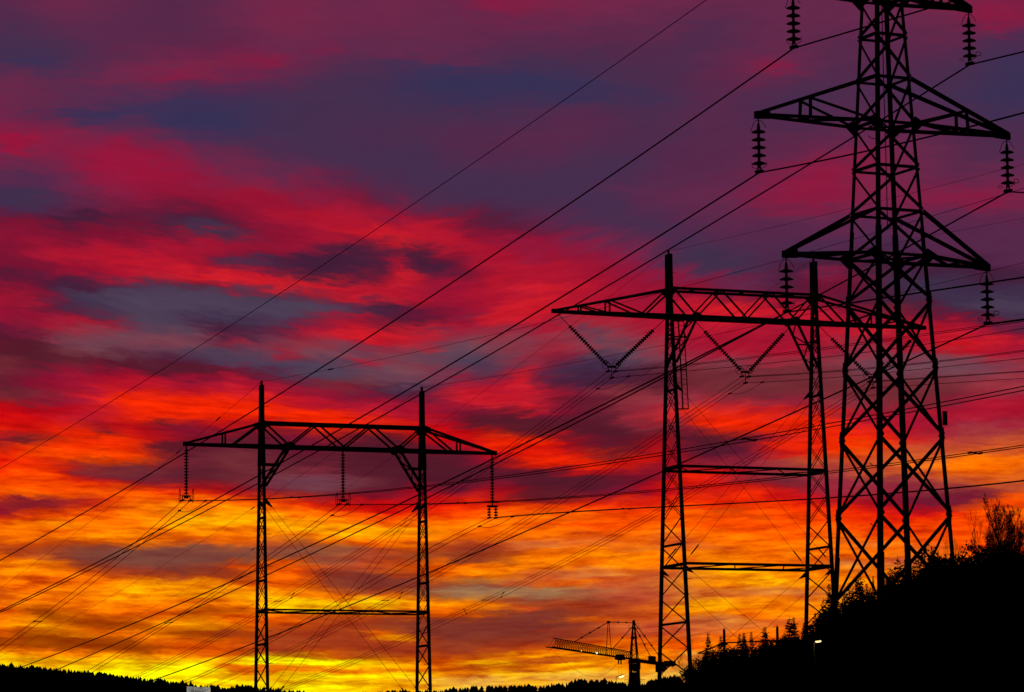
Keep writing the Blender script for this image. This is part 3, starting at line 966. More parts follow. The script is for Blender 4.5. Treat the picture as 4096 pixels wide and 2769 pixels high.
def portal(name_label, C, D, yaw, S, O, z0, z1, z2, dfun, ba, aw, beams, strut_f, diag_f, full=True, zlow=None, thick=1.0, detail_z=None, group=None, dtop=.4, ang=.12):
    fr = Frame((C, D, 0), yaw)
    zg = [gz(fr(sg * S, 0, 0).x, fr(sg * S, 0, 0).y) for sg in (-1, 1)]
    root = empty('portal_tower', (C, D, min(zg)), name_label, 'power pylon', group)
    a, b = fr.a, fr.b
    for sg, zgr in zip((-1, 1), zg):
        zb = zgr - .3
        u = sg * S
        zc_ = detail_z + .3
        # four corner angles, running together towards the top
        for sa in (-1, 1):
            for sb in (-1, 1):
                corner_bar(root, 'leg_angle', fr(u + sa * aw, sb * (dfun(zc_) / 2), zc_), fr(u + sa * aw * 1.1, sb * (dfun(zb) / 2 + .02), zb), ang, -sa * a, -sb * b)
        # closed mast head: tapered box
        zc = z1 if not detail_z else detail_z
        zs_ = [zc, z1, z2]
        rings = []
        for zq, aq, dq in ((zc, aw + .02, dfun(zc) / 2 + .02), (max(z1, zc + .05), aw + .03, dtop * .62), (z2, aw * 1.15, dtop * .58)):
            rings.append([fr(u + sa * aq, sb * dq, zq) for sa, sb in ((-1, -1), (1, -1), (1, 1), (-1, 1))])
        org = world_loc(root)
        V = [p - org for r_ in rings for p in r_]
        Fc = [(3, 2, 1, 0), (8, 9, 10, 11)] + [(4 * l + i, 4 * l + (i + 1) % 4, 4 * l + 4 + (i + 1) % 4, 4 * l + 4 + i) for l in (0, 1) for i in range(4)]
        link('mast_head', mesh('mast_head', V, Fc, M['steel']), root)
        bar(root, 'mast_tip', fr(u, 0, z2), fr(u, 0, z2 + .24), .13, 'box')
        if full:
            # cross-bracing of the two side faces
            z = zc if not detail_z else detail_z
            z = z - .1
            n = 0
            while z > zb + .5:
                h = max(.6, min(1.15 if dtop < .4 else 1.62, dfun(z - .5) * .9))
                zn = max(zb, z - h)
                lower = z < (10.5 if dtop < .4 else 19.0)
                for sa in ((-1,) if lower else (-1, 1)):
                    ua = u + sa * (aw - .02)
                    d1, d0 = dfun(z) / 2, dfun(zn) / 2
                    bar(root, 'leg_brace', fr(ua, -d1, z), fr(ua, d0, zn), ((.075 if lower else .045) if dtop < .4 else (.085 if lower else .055)) * thick, 'brace', a)
                    bar(root, 'leg_brace', fr(ua + .02, d1, z), fr(ua + .02, -d0, zn), ((.075 if lower else .045) if dtop < .4 else (.085 if lower else .055)) * thick, 'brace', a)
                n += 1
                if n % 3 == 0:
                    bar(root, 'leg_tie', fr(u, -dfun(zn) / 2, zn), fr(u, dfun(zn) / 2, zn), .13 * thick, 'box')
                z = zn
            # step bolts
            z = z2 - 1.2
            while z > zb + 2:
                p = fr(u + (aw if sg < 0 else -aw), -dfun(z) / 2, z)
                bar(root, 'step_bolt', p, p - b * .02 + a * (.28 if sg < 0 else -.28) + ZUP * .02, .026, 'rod')
                z -= 1.75
            p = fr(u, 0, zb)
            boxes(root, 'footing', [((p.x, p.y, zb - .2), (1.2, dfun(zb) + 1.0, .9))], 'concrete', a)
    # crossarm box
    for sb in (-1, 1):
        w = ba / 2 * sb
        bar(root, 'crossarm_chord', fr(-O, w * .12, z0), fr(-S, w, z0), .17 * thick, 'box', ZUP)
        bar(root, 'crossarm_chord', fr(-S, w, z0), fr(S, w, z0), .18 * thick, 'box', ZUP)
        bar(root, 'crossarm_chord', fr(S, w, z0), fr(O, w * .12, z0), .17 * thick, 'box', ZUP)
        bar(root, 'crossarm_chord', fr(-O, w * .12, z0 + .06), fr(-S, w, z1), .125 * thick, 'box', ZUP)
        bar(root, 'crossarm_chord', fr(-S, w, z1), fr(S, w, z1), .15 * thick, 'box', ZUP)
        bar(root, 'crossarm_chord', fr(S, w, z1), fr(O, w * .12, z0 + .06), .125 * thick, 'box', ZUP)
        k = [(-1, 'T'), (-.68, 'B'), (-.34, 'T'), (0, 'B'), (.34, 'T'), (.68, 'B'), (1, 'T')]
        for (f0, s0), (f1, s1) in zip(k[:-1], k[1:]):
            bar(root, 'crossarm_brace', fr(f0 * S, w, z1 if s0 == 'T' else z0), fr(f1 * S, w, z1 if s1 == 'T' else z0), .095 * thick, 'brace', b)
        for sg in (-1, 1):
            W = lambda f: w * (1 - .88 * f)
            U = lambda f: sg * (S + (O - S) * f)
            for f in strut_f:
                bar(root, 'crossarm_brace', fr(U(f), W(f), z0), fr(U(f), W(f), z1 + (z0 + .06 - z1) * f), .085 * thick, 'brace', a)
            fd = [diag_f] if isinstance(diag_f, float) else diag_f
            bar(root, 'crossarm_brace', fr(sg * S, w, z1), fr(U(fd[0]), W(fd[0]), z0), .095 * thick, 'brace', b)
            if len(fd) > 1:
                f = strut_f[0]
                bar(root, 'crossarm_brace', fr(U(f), W(f), z1 + (z0 + .06 - z1) * f), fr(U(fd[0]), W(fd[0]), z0), .085 * thick, 'brace', b)
                f2 = strut_f[1]
                bar(root, 'crossarm_brace', fr(U(f2), W(f2), z1 + (z0 + .06 - z1) * f2), fr(U(f), W(f), z0), .08 * thick, 'brace', b)
            # node plates and knee braces
            plate(root, 'gusset_plate', [fr(sg * .68 * S - .34, w, z0 + .08), fr(sg * .68 * S - .08, w, z0 + .27), fr(sg * .68 * S + .08, w, z0 + .27), fr(sg * .68 * S + .34, w, z0 + .08),
                                         fr(sg * .68 * S + .12, w, z0 - .2), fr(sg * .68 * S - .12, w, z0 - .2)], .03)
            plate(root, 'gusset_plate', [fr(sg * S - .36, w, z1), fr(sg * S, w, z1 + .12), fr(sg * S + .36, w, z1), fr(sg * S, w, z1 - .42)], .03)
            if full:
                zk = z0 - (z1 - z0) * 1.72
                bar(root, 'knee_brace', fr(sg * .68 * S, w, z0), fr(sg * (S - aw), dfun(zk) / 2 * sb, zk), .13 * thick, 'brace', b)
                zm = z0 + (zk - z0) * .45
                um = sg * (.68 * S + (S - aw - .68 * S) * .45)
                bar(root, 'knee_tie', fr(um, w * .8, zm), fr(sg * S, dfun(zm) / 2 * sb, zm), .09 * thick, 'brace', ZUP)
        # cross pieces between the two trusses
    for f in (-1, -.68, -.34, 0, .34, .68, 1):
        for z in (z0, z1):
            bar(root, 'crossarm_tie', fr(f * S, -ba / 2, z + .02), fr(f * S, ba / 2, z + .02), .08 * thick)
    for sg in (-1, 1):
        bar(root, 'tip_plate', fr(sg * (O - .35), 0, z0 + .03), fr(sg * (O + .12), 0, z0 + .03), .24 * thick, 'box', ZUP)
        if full:
            zk = z0 - (z1 - z0) * 1.72
            for i in range(4):
                f0, f1 = i / 4, (i + 1) / 4
                pq = []
                for f, sb in ((f0, 1 if i % 2 else -1), (f1, -1 if i % 2 else 1)):
                    z = z0 + (zk - z0) * f
                    uu = sg * (.68 * S + (S - aw - .68 * S) * f)
                    pq.append(fr(uu, sb * (ba / 2 * (1 - f) + dfun(zk) / 2 * f), z))
                bar(root, 'knee_lacing', pq[0], pq[1], .06 * thick)
    # tie beams between the legs
    for z, dz in beams:
        dd = dfun(z) / 2
        for sb in (-1, 1):
            bar(root, 'tie_beam', fr(-S, sb * dd, z - dz * sb), fr(S, sb * dd, z - dz * sb), (.10 if dtop < .4 else .155) * thick, 'box', ZUP)
        n = 6
        for i in range(n):
            f0, f1 = -1 + 2 * i / n, -1 + 2 * (i + 1) / n
            s0 = 1 if i % 2 else -1
            bar(root, 'tie_lacing', fr(f0 * S, s0 * dd, z), fr(f1 * S, -s0 * dd, z), .07 * thick)
        for sg in (-1, 1):
            bar(root, 'leg_tie', fr(sg * S, -dd, z), fr(sg * S, dd, z), .17 * thick, 'box')
    return root, fr


dA = lambda z: max(.45, .75 + (20.0 - z) * .108)
dB = lambda z: max(.50, 1.28 + (28.1 - z) * .178)
rootA, fA = portal('portal pylon on the left with straight hanging insulators and a single tie beam', -9.3677, 197., .3798, 4.6637, 8.9726,
                   19.934, 21.214, 23.30, dA, .95, .075, [(10.978, .04)], (.5,), .4, detail_z=18.9, thick=.95, dtop=.36, ang=.10)
rootB, fB = portal('portal pylon in the middle right with V shaped insulators and two tie beams', 14.5632, 225., .3766, 5.0462, 12.8595,
                   30.706, 32.428, 34.65, dB, 1.35, .105, [(21.17, .05), (15.12, .03)], (.54, .78), [.24, .54], detail_z=31.9, thick=1.05, dtop=.55, ang=.13)


def guys(root, fr, S, dfun, aw, lst):
    for z1, z0 in lst:
        for sg in (-1, 1):
            for sb in (-1, 1):
                p = fr(sg * (S - aw), sb * dfun(z1) / 2, z1)
                q = fr(-sg * (S - aw), sb * dfun(z0) / 2, z0)
                tube('guy_wire', [p, p.lerp(q, .5) - ZUP * .04, q], .012, 'wire', root, 5)
                d = (q - p).normalized()
                plate(root, 'guy_plate', [p + fr.a * sg * .06 + ZUP * .16, p + d * .5 - fr.a * sg * .05, p + d * .56 + fr.a * sg * .04, p + fr.a * sg * .06 - ZUP * .2], .04)
                bar(root, 'turnbuckle', q - d * 1.3, q - d * .5, .09, 'rod')


guys(rootA, fA, 4.6637, dA, .075, [(17.0, 5.9)])
guys(rootB, fB, 5.0462, dB, .105, [(26.3, 15.35), (14.9, 7.2)])

# ladder hung on the middle portal's left leg
z_t, z_b = 30.4, 24.8
lad_x = -5.0462 + .105
sl = (dB(z_t) - dB(z_b)) / 2
for i, (du, wv) in enumerate(((.33, -.2), (.70, -.2))):
    bar(rootB, 'ladder_rail', fB(lad_x + du - .12, -dB(z_t) / 2 + wv, z_t), fB(lad_x + du - .12, -dB(z_b) / 2 + wv, z_b), .085 if i == 0 else .06, 'box')
k = 0
z = z_b
while z < z_t:
    y = -dB(z) / 2 - .2
    bar(rootB, 'ladder_rung', fB(lad_x + .21, y, z), fB(lad_x + .58, y, z), .028, 'rod')
    if k in (0, 8, 18):
        bar(rootB, 'ladder_bracket', fB(lad_x, -dB(z) / 2, z), fB(lad_x + .60, y, z), .08, 'box')
    z += .31
    k += 1

# far portal peeping over the trees
far_c = at(3002, 2513, 520)
dF = lambda z: max(.35, .3 + (far_c.z - 3 - z) * .10)
rootF, fF = portal('tops of a far portal pylon just showing above the slope spruces', far_c.x, 520., -.70, 4.75, 9.4, far_c.z - 3.3, far_c.z - 1.95, far_c.z, dF,
                   1.0, .09, [], (.5,), .4, full=False, thick=.9, detail_z=far_c.z - 2.2, dtop=.3, ang=.12)

# ------------------------------------------------------------------ insulators and bundled conductors of the portals
RING_V = torus_mesh('corona_ring', .36, .22, .017, M['steel'], 22, 5)
RING_H = torus_mesh('corona_ring_flat', .46, .34, .017, M['steel'], 24, 5)
TA = Matrix.Translation


def hang_A(u, place, flat):
    top = fA(u, 0, 19.934 - .1)
    root = empty('insulator_string', top, 'hanging insulator of many small discs under the %s of the left portal' % place, 'insulator', 'insulator strings of the left portal')
    bar(root, 'hanger', top, top - ZUP * 2.62, .075, 'rod')
    for k in range(15):
        link('disc', DISC_A, root, TA(top - ZUP * (.22 + .166 * k)))
    y = top - ZUP * 2.68
    a, b = fA.a, fA.b
    if not flat:
        bar(root, 'yoke', y - a * .24 - ZUP * .06, y, .06, 'box')
        bar(root, 'yoke', y, y + a * .24 - ZUP * .06, .06, 'box')
        bar(root, 'yoke_plate', y - a * .12 - ZUP * .10, y + a * .12 - ZUP * .10, .11, 'box')
        cl = []
        for sg in (-1, 1):
            link('corona_ring', RING_V, root, frame(ZUP, (b * .97 + a * .24), a, y + a * sg * .37 - ZUP * .0))
            bar(root, 'ring_arm', y + a * sg * .05 + ZUP * .05, y + a * sg * .37 - ZUP * .04, .03, 'rod')
            c = y + a * sg * .22 - ZUP * .28
            bar(root, 'clamp', c + b * .28 + ZUP * .01, c - b * .28 + ZUP * .01, .085, 'box')
            bar(root, 'clamp_link', c, y + a * sg * .22 - ZUP * .06, .05, 'rod')
            cl.append(c)
    else:
        link('corona_ring', RING_H, root, frame(a, b, ZUP, y + ZUP * .05))
        bar(root, 'yoke', y - a * .30 - ZUP * .18, y + a * .30 - ZUP * .18, .12, 'box')
        bar(root, 'ring_arm', y - a * .43 + ZUP * .05, y + a * .43 + ZUP * .05, .03, 'rod')
        bar(root, 'yoke_stem', y - ZUP * .2, y + ZUP * .15, .07, 'rod')
        cl = []
        for sg in (-1, 1):
            c = y + a * sg * .20 - ZUP * .83
            bar(root, 'hanger', c, c + ZUP * .65, .06, 'rod')
            for k in range(3):
                link('disc', DISC_A, root, TA(c + ZUP * (.17 + .16 * k)))
            bar(root, 'clamp', c + b * .22, c - b * .22, .085, 'box')
            cl.append(c)
    return cl


def bundle(name, label, fr, atts, aways, nears, efar, enear, r, spacers, jump, deg=2):
    """atts: clamp points; each wire runs through its clamp, away and towards us"""
    mid = sum((Vector(p) for p in atts), Vector()) / len(atts)
    root = empty(name, mid, label, 'power line', 'bundled conductors of the portals')
    lines = []
    for i, att in enumerate(atts):
        ap = span(att, aways[i], fr.b, 1, t_edge(att, fr.b, *efar[i]), deg, 50, label[:40] + ' a%d' % i)
        np_ = span(att, nears[i], fr.b, -1, t_edge(att, fr.b, *enear[i]), deg, 40, label[:40] + ' n%d' % i)
        pts = list(reversed(np_))[:-1] + ap
        tube('wire', pts, r, 'wire', root, 5)
        lines.append((ap, np_))
    for px, i, j, side in spacers:
        p = on_line(lines[i][side], px)
        # nearest point of the other wire at the same distance along
        other = lines[j][side]
        q = min(other, key=lambda v: abs((v - p).dot(fr.b)))
        k = other.index(q)
        k2 = min(max(k, 1), len(other) - 2)
        seg = (other[k2 + 1] - other[k2 - 1])
        q = q + seg * ((p - q).dot(fr.b) / seg.dot(fr.b))
        bar(root, 'spacer', p, q, .05, 'rod')
        for e in (p, q):
            d = fr.b * .13
            bar(root, 'spacer_clamp', e - d, e + d, .085, 'rod')
    pxa, pxn, i = jump
    p, q = on_line(lines[i][0], pxa), on_line(lines[i][1], pxn)
    pts = []
    for s in np.linspace(0, 1, 16):
        c = p.lerp(q, s)
        pts.append(c - ZUP * (.24 * 4 * s * (1 - s) * (1.25 - .5 * s)))
    tube('jumper_loop', pts, r * .8, 'wire', root, 5)
    for e in (p, q):
        bar(root, 'jumper_clamp', e - fr.b * .2, e + fr.b * .2, .10, 'rod')
    return root


cA = [hang_A(-8.9726 + .05, 'left arm tip', False), hang_A(0.02, 'middle of the crossarm', False), hang_A(8.9726 - .15, 'right arm tip', True)]
bundle('conductor_bundle', 'twin wire bundle from the left arm insulator of the left portal', fA, cA[0],
       [[(650, 2079), (509, 2194), (137, 2486), (0, 2585)], [(650, 2105), (552, 2187), (160, 2489), (0, 2604)]],
       [[(1027, 1999), (1150, 1990), (1669, 1945), (2296, 1867), (2500, 1830), (2962, 1758), (3236, 1712), (3769, 1607), (4096, 1546)],
        [(1027, 2000), (1150, 1991), (1669, 1951), (2296, 1876), (2500, 1844), (3004, 1763), (3236, 1726), (3769, 1619), (4096, 1565)]],
       [(-40, 2616), (-40, 2635)], [(4300, 1506), (4300, 1528)], .018, [(135, 0, 1, 0), (1165, 0, 1, 1), (2975, 0, 1, 1)], (718, 822, 1), 3)
bundle('conductor_bundle', 'twin wire bundle from the middle insulator of the left portal', fA, cA[1],
       [[(1075, 2222), (1021, 2260), (896, 2340), (660, 2496), (349, 2684)], [(1075, 2241), (1021, 2279), (910, 2340), (684, 2496), (373, 2687)]],
       [[(1669, 2020), (1822, 2013), (2296, 1985), (2500, 1967), (3236, 1901), (3302, 1886), (3863, 1811), (4096, 1781)],
        [(1669, 2021), (1822, 2014), (2296, 1992), (2500, 1974), (3236, 1907), (3302, 1893), (3863, 1820), (4096, 1789)]],
       [(250, 2742), (270, 2748)], [(4300, 1752), (4300, 1761)], .018, [(662, 0, 1, 0), (1830, 0, 1, 1), (3880, 0, 1, 1)], (1329, 1447, 1), 3)
bundle('conductor_bundle', 'twin wire bundle from the right arm insulator of the left portal', fA, cA[2],
       [[(1719, 2187), (1665, 2222), (1292, 2444), (1014, 2588), (778, 2710)], [(1719, 2208), (1665, 2244), (1316, 2444), (1014, 2603), (801, 2710)]],
       [[(2296, 2043), (2500, 2037), (3236, 1997), (3596, 1968), (4096, 1922)], [(2296, 2046), (2500, 2039), (3236, 1999), (3596, 1971), (4096, 1925)]],
       [(690, 2755), (710, 2755)], [(4300, 1901), (4300, 1905)], .018, [(2490, 0, 1, 1)], (1919, 2051, 1), 3)

ZY = 27.45


def v_string(u, tops, place):
    y = fB(u, 0, ZY)
    root = empty('v_insulator', y, 'V shaped pair of long insulator strings %s' % place, 'insulator', 'V strings of the middle portal')
    a, b = fB.a, fB.b
    for sg, ut in zip((-1, 1), tops):
        t = fB(ut, 0, 30.706 - .15)
        e = y + a * sg * .26
        d = (e - t).normalized()
        bar(root, 'rod', t, e, .045, 'rod')
        ln = (e - t).length
        x = b
        yv = d.cross(x).normalized()
        for k in range(19):
            p = e - d * (.18 + .181 * k)
            link('disc', DISC_A, root, frame(x * 1.12, -yv * 1.12, -d * 1.25, p))
        for k in (0, 1):
            link('corona_ring', RING_V, root, frame(d * .62, b * (1 if k else -1) * .9 + yv * .55, yv, e - d * .12 + yv * (.16 if k else -.16)))
    bar(root, 'yoke_plate', y - a * .30 - ZUP * .05, y + a * .30 - ZUP * .05, .12, 'box')
    cl = []
    for uo, zo in ((-.24, -.34), (.24, -.34), (.0, -.74)):
        c = y + a * uo + ZUP * zo
        bar(root, 'clamp_link', c, y + a * uo * .9 - ZUP * .05, .05, 'rod')
        bar(root, 'clamp', c - b * .26, c + b * .26, .10, 'box')
        cl.append(c)
    return cl


cB = [v_string(-9.02, (-12.6, -5.35), 'under the left arm of the middle portal'), v_string(0.12, (-3.35, 3.45), 'between the two legs of the middle portal'),
      v_string(9.1, (5.35, 12.6), 'seen through the near pylon under the right arm')]
bundle('conductor_bundle', 'triple wire bundle from the left V string of the middle portal', fB, cB[0],
       [[(2164, 1690), (1665, 2046), (1097, 2409), (1014, 2456), (566, 2692)], [(2187, 1690), (1665, 2060), (1179, 2371), (1113, 2409), (1014, 2468), (580, 2694)],
        [(2213, 1690), (1665, 2076), (1172, 2387), (1014, 2482), (608, 2694)]],
       [[(3000, 1429), (3736, 1330), (4096, 1281)], [(3000, 1435), (3736, 1337), (4096, 1286)], [(3000, 1461), (3500, 1405), (4096, 1313)]],
       [(470, 2745), (480, 2745), (510, 2745)], [(4300, 1251), (4300, 1256), (4300, 1280)], .017, [(1176, 1, 2, 0), (1100, 0, 1, 0)], (2391, 2515, 2), 3)
bundle('conductor_bundle', 'triple wire bundle from the central V string of the middle portal', fB, cB[1],
       [[(2500, 1816), (2296, 1952), (1855, 2220), (1721, 2293), (1453, 2445), (1080, 2630), (1012, 2659), (865, 2725)],
        [(2500, 1830), (2296, 1970), (1874, 2220), (1721, 2307), (1474, 2445), (1080, 2637), (1012, 2668), (878, 2725)],
        [(2500, 1849), (2296, 1987), (1903, 2220), (1721, 2324), (1502, 2445), (1080, 2653), (1011, 2683), (888, 2735)]],
       [[(3368, 1481), (3745, 1445), (4096, 1401)], [(3368, 1485), (3745, 1449), (4096, 1406)], [(3292, 1513), (3500, 1497), (3736, 1471), (4096, 1434)]],
       [(790, 2757), (800, 2757), (815, 2765)], [(4300, 1371), (4300, 1377), (4300, 1404)], .017, [(1530, 0, 1, 0), (1608, 1, 2, 0)], (2920, 3049, 2), 3)
bundle('conductor_bundle', 'triple wire bundle from the right V string of the middle portal', fB, cB[2],
       [[(3297, 1646), (3236, 1684), (2500, 2104), (2096, 2319), (1731, 2496), (1660, 2529), (1123, 2755)],
        [(3297, 1658), (3236, 1698), (2500, 2118), (2096, 2331), (1731, 2505), (1660, 2536), (1137, 2758)],
        [(3297, 1670), (3236, 1712), (2500, 2133), (2096, 2346), (1731, 2518), (1660, 2550), (1156, 2758)]],
       [[(3759, 1511), (4096, 1483)], [(3759, 1514), (4096, 1486)], [(3754, 1539), (4096, 1512)]],
       [(1060, 2780), (1080, 2782), (1100, 2782)], [(4300, 1466), (4300, 1469), (4300, 1495)], .017,
       [(1930, 0, 1, 0), (1855, 0, 2, 0), (2015, 1, 2, 0)], (3450, 3566, 2), 3)

EARTH = [
    (fA, fA(-4.6637, 0, 23.5), 'thin earth wire over the left mast top of the left portal', [(876, 1673), (744, 1779), (650, 1864), (436, 2029), (179, 2222), (0, 2354)],
     [(1324, 1482), (2100, 1309), (2298, 1260), (2727, 1146), (3137, 1034), (3547, 924), (3990, 785), (4096, 752)], (-40, 2383), (4300, 690)),
    (fA, fA(4.6637, 0, 23.5), 'thin earth wire over the right mast top of the left portal', [(1593, 1621), (1343, 1805), (1080, 1987), (718, 2220), (585, 2302), (170, 2538), (0, 2626)],
     [(2148, 1480), (2656, 1380), (3721, 1143), (3896, 1096), (4096, 1054)], (-40, 2646), (4300, 1010)),
    (fB, fB(-5.0462, 0, 34.85), 'thin earth wire over the left mast top of the middle portal', [(2430, 1195), (2100, 1447), (1714, 1716), (1389, 1956), (1075, 2159), (975, 2220), (453, 2510), (306, 2576)],
     [(2911, 950), (3000, 931), (3943, 700), (4096, 653)], (-40, 2715), (4300, 596)),
    (fB, fB(5.0462, 0, 34.85), 'thin earth wire over the right mast top of the middle portal', [(3000, 1214), (2656, 1445), (2265, 1690), (1983, 1881), (1714, 2041), (1453, 2185), (1344, 2246), (1075, 2387), (608, 2595), (358, 2699)],
     [(3495, 988), (3707, 948), (4096, 872)], (250, 2742), (4300, 828)),
]
for k, (fr, att, label, away, near, efar, enear) in enumerate(EARTH):
    ap = span(att, away, fr.b, 1, t_edge(att, fr.b, *efar), 3, 50, label[:44])
    nn = span(att, near, fr.b, -1, t_edge(att, fr.b, *enear), 2, 40, label[:44] + ' near')
    o = empty('earth_wire', att, label, 'power line', 'earth wires of the portals')
    tube('wire', list(reversed(nn))[:-1] + ap, .0095, 'wire', o, 5)
    for line, pxs in ((ap, (873, 713)[:2] if k == 0 else (1010,)), (nn, (1322,) if k == 0 else ())):
        for px in pxs:
            p = on_line(line, px)
            i = min(range(len(line)), key=lambda i_: (line[i_] - p).length)
            d = (line[min(i + 1, len(line) - 1)] - line[max(i - 1, 0)]).normalized()
            bar(o, 'damper', p - d * .35, p + d * .35, .075, 'rod')
# earth wires of the far portal, sagging away to the lower left
for sg, label, ends in ((-1, 'hair thin wire from the far portal left mast across to the left portal', [(2690, 2549), (1660, 2712), (1150, 2752)]),
                        (1, 'hair thin wire from the far portal right mast sloping left behind the slope trees', [(2990, 2533), (2800, 2566), (2300, 2660)])):
    p = fF(sg * 4.75, 0, far_c.z + .15)
    pts = [p] + [at(x, y, 520 + 60 * (i + 1)) for i, (x, y) in enumerate(ends)]
    tt = np.linspace(0, 1, 30)
    ks = np.linspace(0, 1, len(pts))
    co = [np.polyfit(ks, [q[c] for q in pts], 2) for c in range(3)]
    tag(tube('earth_wire', [Vector([np.polyval(co[c], t) for c in range(3)]) for t in tt], .016, 'wire', None, 5), label, 'power line')

# ------------------------------------------------------------------ tower crane beyond the hill
def build_crane():
    D0 = 800.
    deck = at(2537, 2638, D0)
    tip = at(2196, 2579, 736.)
    j = (tip - deck)
    j.z = 0
    Lj = j.length
    j.normalize()
    n = Vector((-j.y, j.x, 0))
    z = deck.z
    P = lambda al, la, up: Vector((deck.x, deck.y, z)) + j * al + n * la + ZUP * up
    zg = gz(deck.x, deck.y)
    root = empty('tower_crane', (deck.x, deck.y, zg), 'red lattice tower crane standing beyond the hill left of the middle portal', 'crane')
    # jib: three chords and lattice
    bar(root, 'jib_chord', P(1.2, 0, 1.55), P(Lj - 3.5, 0, 1.95), .17, 'box', ZUP, 'crane')
    for s in (-1, 1):
        bar(root, 'jib_chord', P(1.0, s * .62, 0), P(Lj, s * .62, .02), .20, 'box', ZUP, 'crane')
    V, T = [], []
    k0 = 0
    step = 1.75
    al = 1.4
    while al < Lj - 4.4:
        top = P(al + step / 2, 0, 1.6 + .35 * al / Lj)
        for s in (-1, 1):
            for e in (al, al + step):
                v, t = tube_arrays([P(e, s * .62, 0) - world_loc(root), top - world_loc(root)], .045, 4)
                V.append(v); T.append(t + k0); k0 += len(v)
        v, t = tube_arrays([P(al, -.62, 0) - world_loc(root), P(al + step, .62, 0) - world_loc(root)], .04, 4)
        V.append(v); T.append(t + k0); k0 += len(v)
        al += step
    v, t = tube_arrays([P(Lj, 0, .05) - world_loc(root), P(Lj - 3.5, 0, 1.95) - world_loc(root)], .05, 4)
    V.append(v); T.append(t + k0)
    o = link('jib_lattice', np_mesh('jib_lattice', np.vstack(V), np.vstack(T), M['crane']), root)
    o['kind'] = 'stuff'
    # A-frame
    ap = P(0, 0, 8.1)
    for s in (-1, 1):
        for e in (-.55, .85):
            bar(root, 'tower_head_leg', P(e, s * .75, .2), ap + n * s * .16 + j * (.1 if e > 0 else -.1), .24, 'box', n, 'crane')
    for i in range(7):
        f0, f1 = i / 7, (i + 1) / 7
        for s in (-1, 1):
            w0 = .75 + (.16 - .75) * f0
            w1 = .75 + (.16 - .75) * f1
            bar(root, 'tower_head_brace', P(.85 - .75 * f0, s * w0, .2 + 8.4 * f0), P(.85 - .75 * f1, -s * w1, .2 + 8.4 * f1), .08, 'box', None, 'crane')
    boxes(root, 'head_block', [(P(0, 0, 8.2), (.5, .55, .9)), (P(0, 0, 6.95), (1.2, 2.3, .08)), (P(0, 0, 4.8), (.5, 1.35, .5))], 'crane', j)
    for s in (-1, 1):
        for e in (0, .5):
            bar(root, 'head_railing', P(0, s * (1.15 + 0 * e), 7 + .45 + e), P(0, s * .5, 7 + .45 + e), .05, 'rod', None, 'crane')
        bar(root, 'head_railing', P(0, s * 1.2, 6.95), P(0, s * 1.2, 8.0), .05, 'rod', None, 'crane')
    # king post on the jib
    kp = Lj * .315
    ka = P(kp, 0, 7.25)
    for s in (-1, 1):
        bar(root, 'king_post', P(kp, s * .62, .3), ka + n * s * .1, .12, 'box', n, 'crane')
    for f in (.33, .55, .78):
        w = .62 - .5 * f
        bar(root, 'king_post_rung', P(kp, -w, .3 + 6.4 * f), P(kp, w, .3 + 6.4 * f), .07, 'rod', None, 'crane')
    boxes(root, 'king_post_head', [(ka, (.6, .6, .5))], 'crane', j)
    pend = [(ap, ka, (.3, .62)), (ka, P(Lj * .715, 0, 1.9), (.3, .55, .8)), (ap - ZUP * .5, P(Lj * .265, 0, 1.7), (.55,)),
            (ap - n * .2, P(-17.5, -.5, .6), (.35, .6)), (ap + n * .2, P(-23, .5, .6), (.35, .6, .85))]
    for p, q, knots in pend:
        bar(root, 'pendant_bar', p, q, .13, 'box', None, 'crane')
        d = (q - p).normalized()
        for f in knots:
            c = p.lerp(q, f)
            bar(root, 'pendant_joint', c - d * .3, c + d * .3, .3, 'box', None, 'crane')
    # counter jib, winch house, ballast, panel
    boxes(root, 'counter_jib', [(P(-16, -.55, -.15), (33, .22, .65)), (P(-16, .55, -.15), (33, .22, .65)), (P(-16, 0, .12), (32.6, 1.2, .08))], 'crane', j)
    for i in range(8):
        bar(root, 'deck_railing', P(-3 - 1.6 * i, -.75, .1), P(-3 - 1.6 * i, -.75, 1.25), .05, 'rod', None, 'crane')
    for e in (.65, 1.25):
        bar(root, 'deck_railing', P(-2, -.75, e), P(-16, -.75, e), .05, 'rod', None, 'crane')
    boxes(root, 'winch_house', [(P(-15.5, 0, .7), (3.2, 1.0, 1.2))], 'crane', j)
    boxes(root, 'side_panel', [(P(-20.5, .8, -.3), (5.2, .08, 1.25))], 'panel', j)
    for i in range(4):
        boxes(root, 'ballast_block', [(P(-21.5 - 1.5 * i, 0, -1.1 + .12 * i), (1.35, 1.3 - .05 * i, 2.0 - .22 * i))], 'concrete', j)
    boxes(root, 'end_platform', [(P(-31.5, 0, .25), (3.5, 1.9, 1.1))], 'crane', j)
    # mast and slewing gear
    zl = zg - z
    for su in (-1, 1):
        for sv in (-1, 1):
            bar(root, 'mast_post', P(su * .85, sv * .85, zl), P(su * .85, sv * .85, -.6), .34, 'box', j, 'crane')
    zz = -1.2
    i = 0
    while zz > zl:
        for sv in (-1, 1):
            bar(root, 'mast_brace', P(-.85 * (-1) ** i, sv * .88, zz), P(.85 * (-1) ** i, sv * .88, zz - 1.6), .20, 'box', n, 'crane')
            bar(root, 'mast_brace', P(sv * .88, -.85 * (-1) ** i, zz), P(sv * .88, .85 * (-1) ** i, zz - 1.6), .20, 'box', j, 'crane')
            bar(root, 'mast_brace', P(-.85, sv * .88, zz), P(.85, sv * .88, zz), .18, 'box', n, 'crane')
        zz -= 1.6
        i += 1
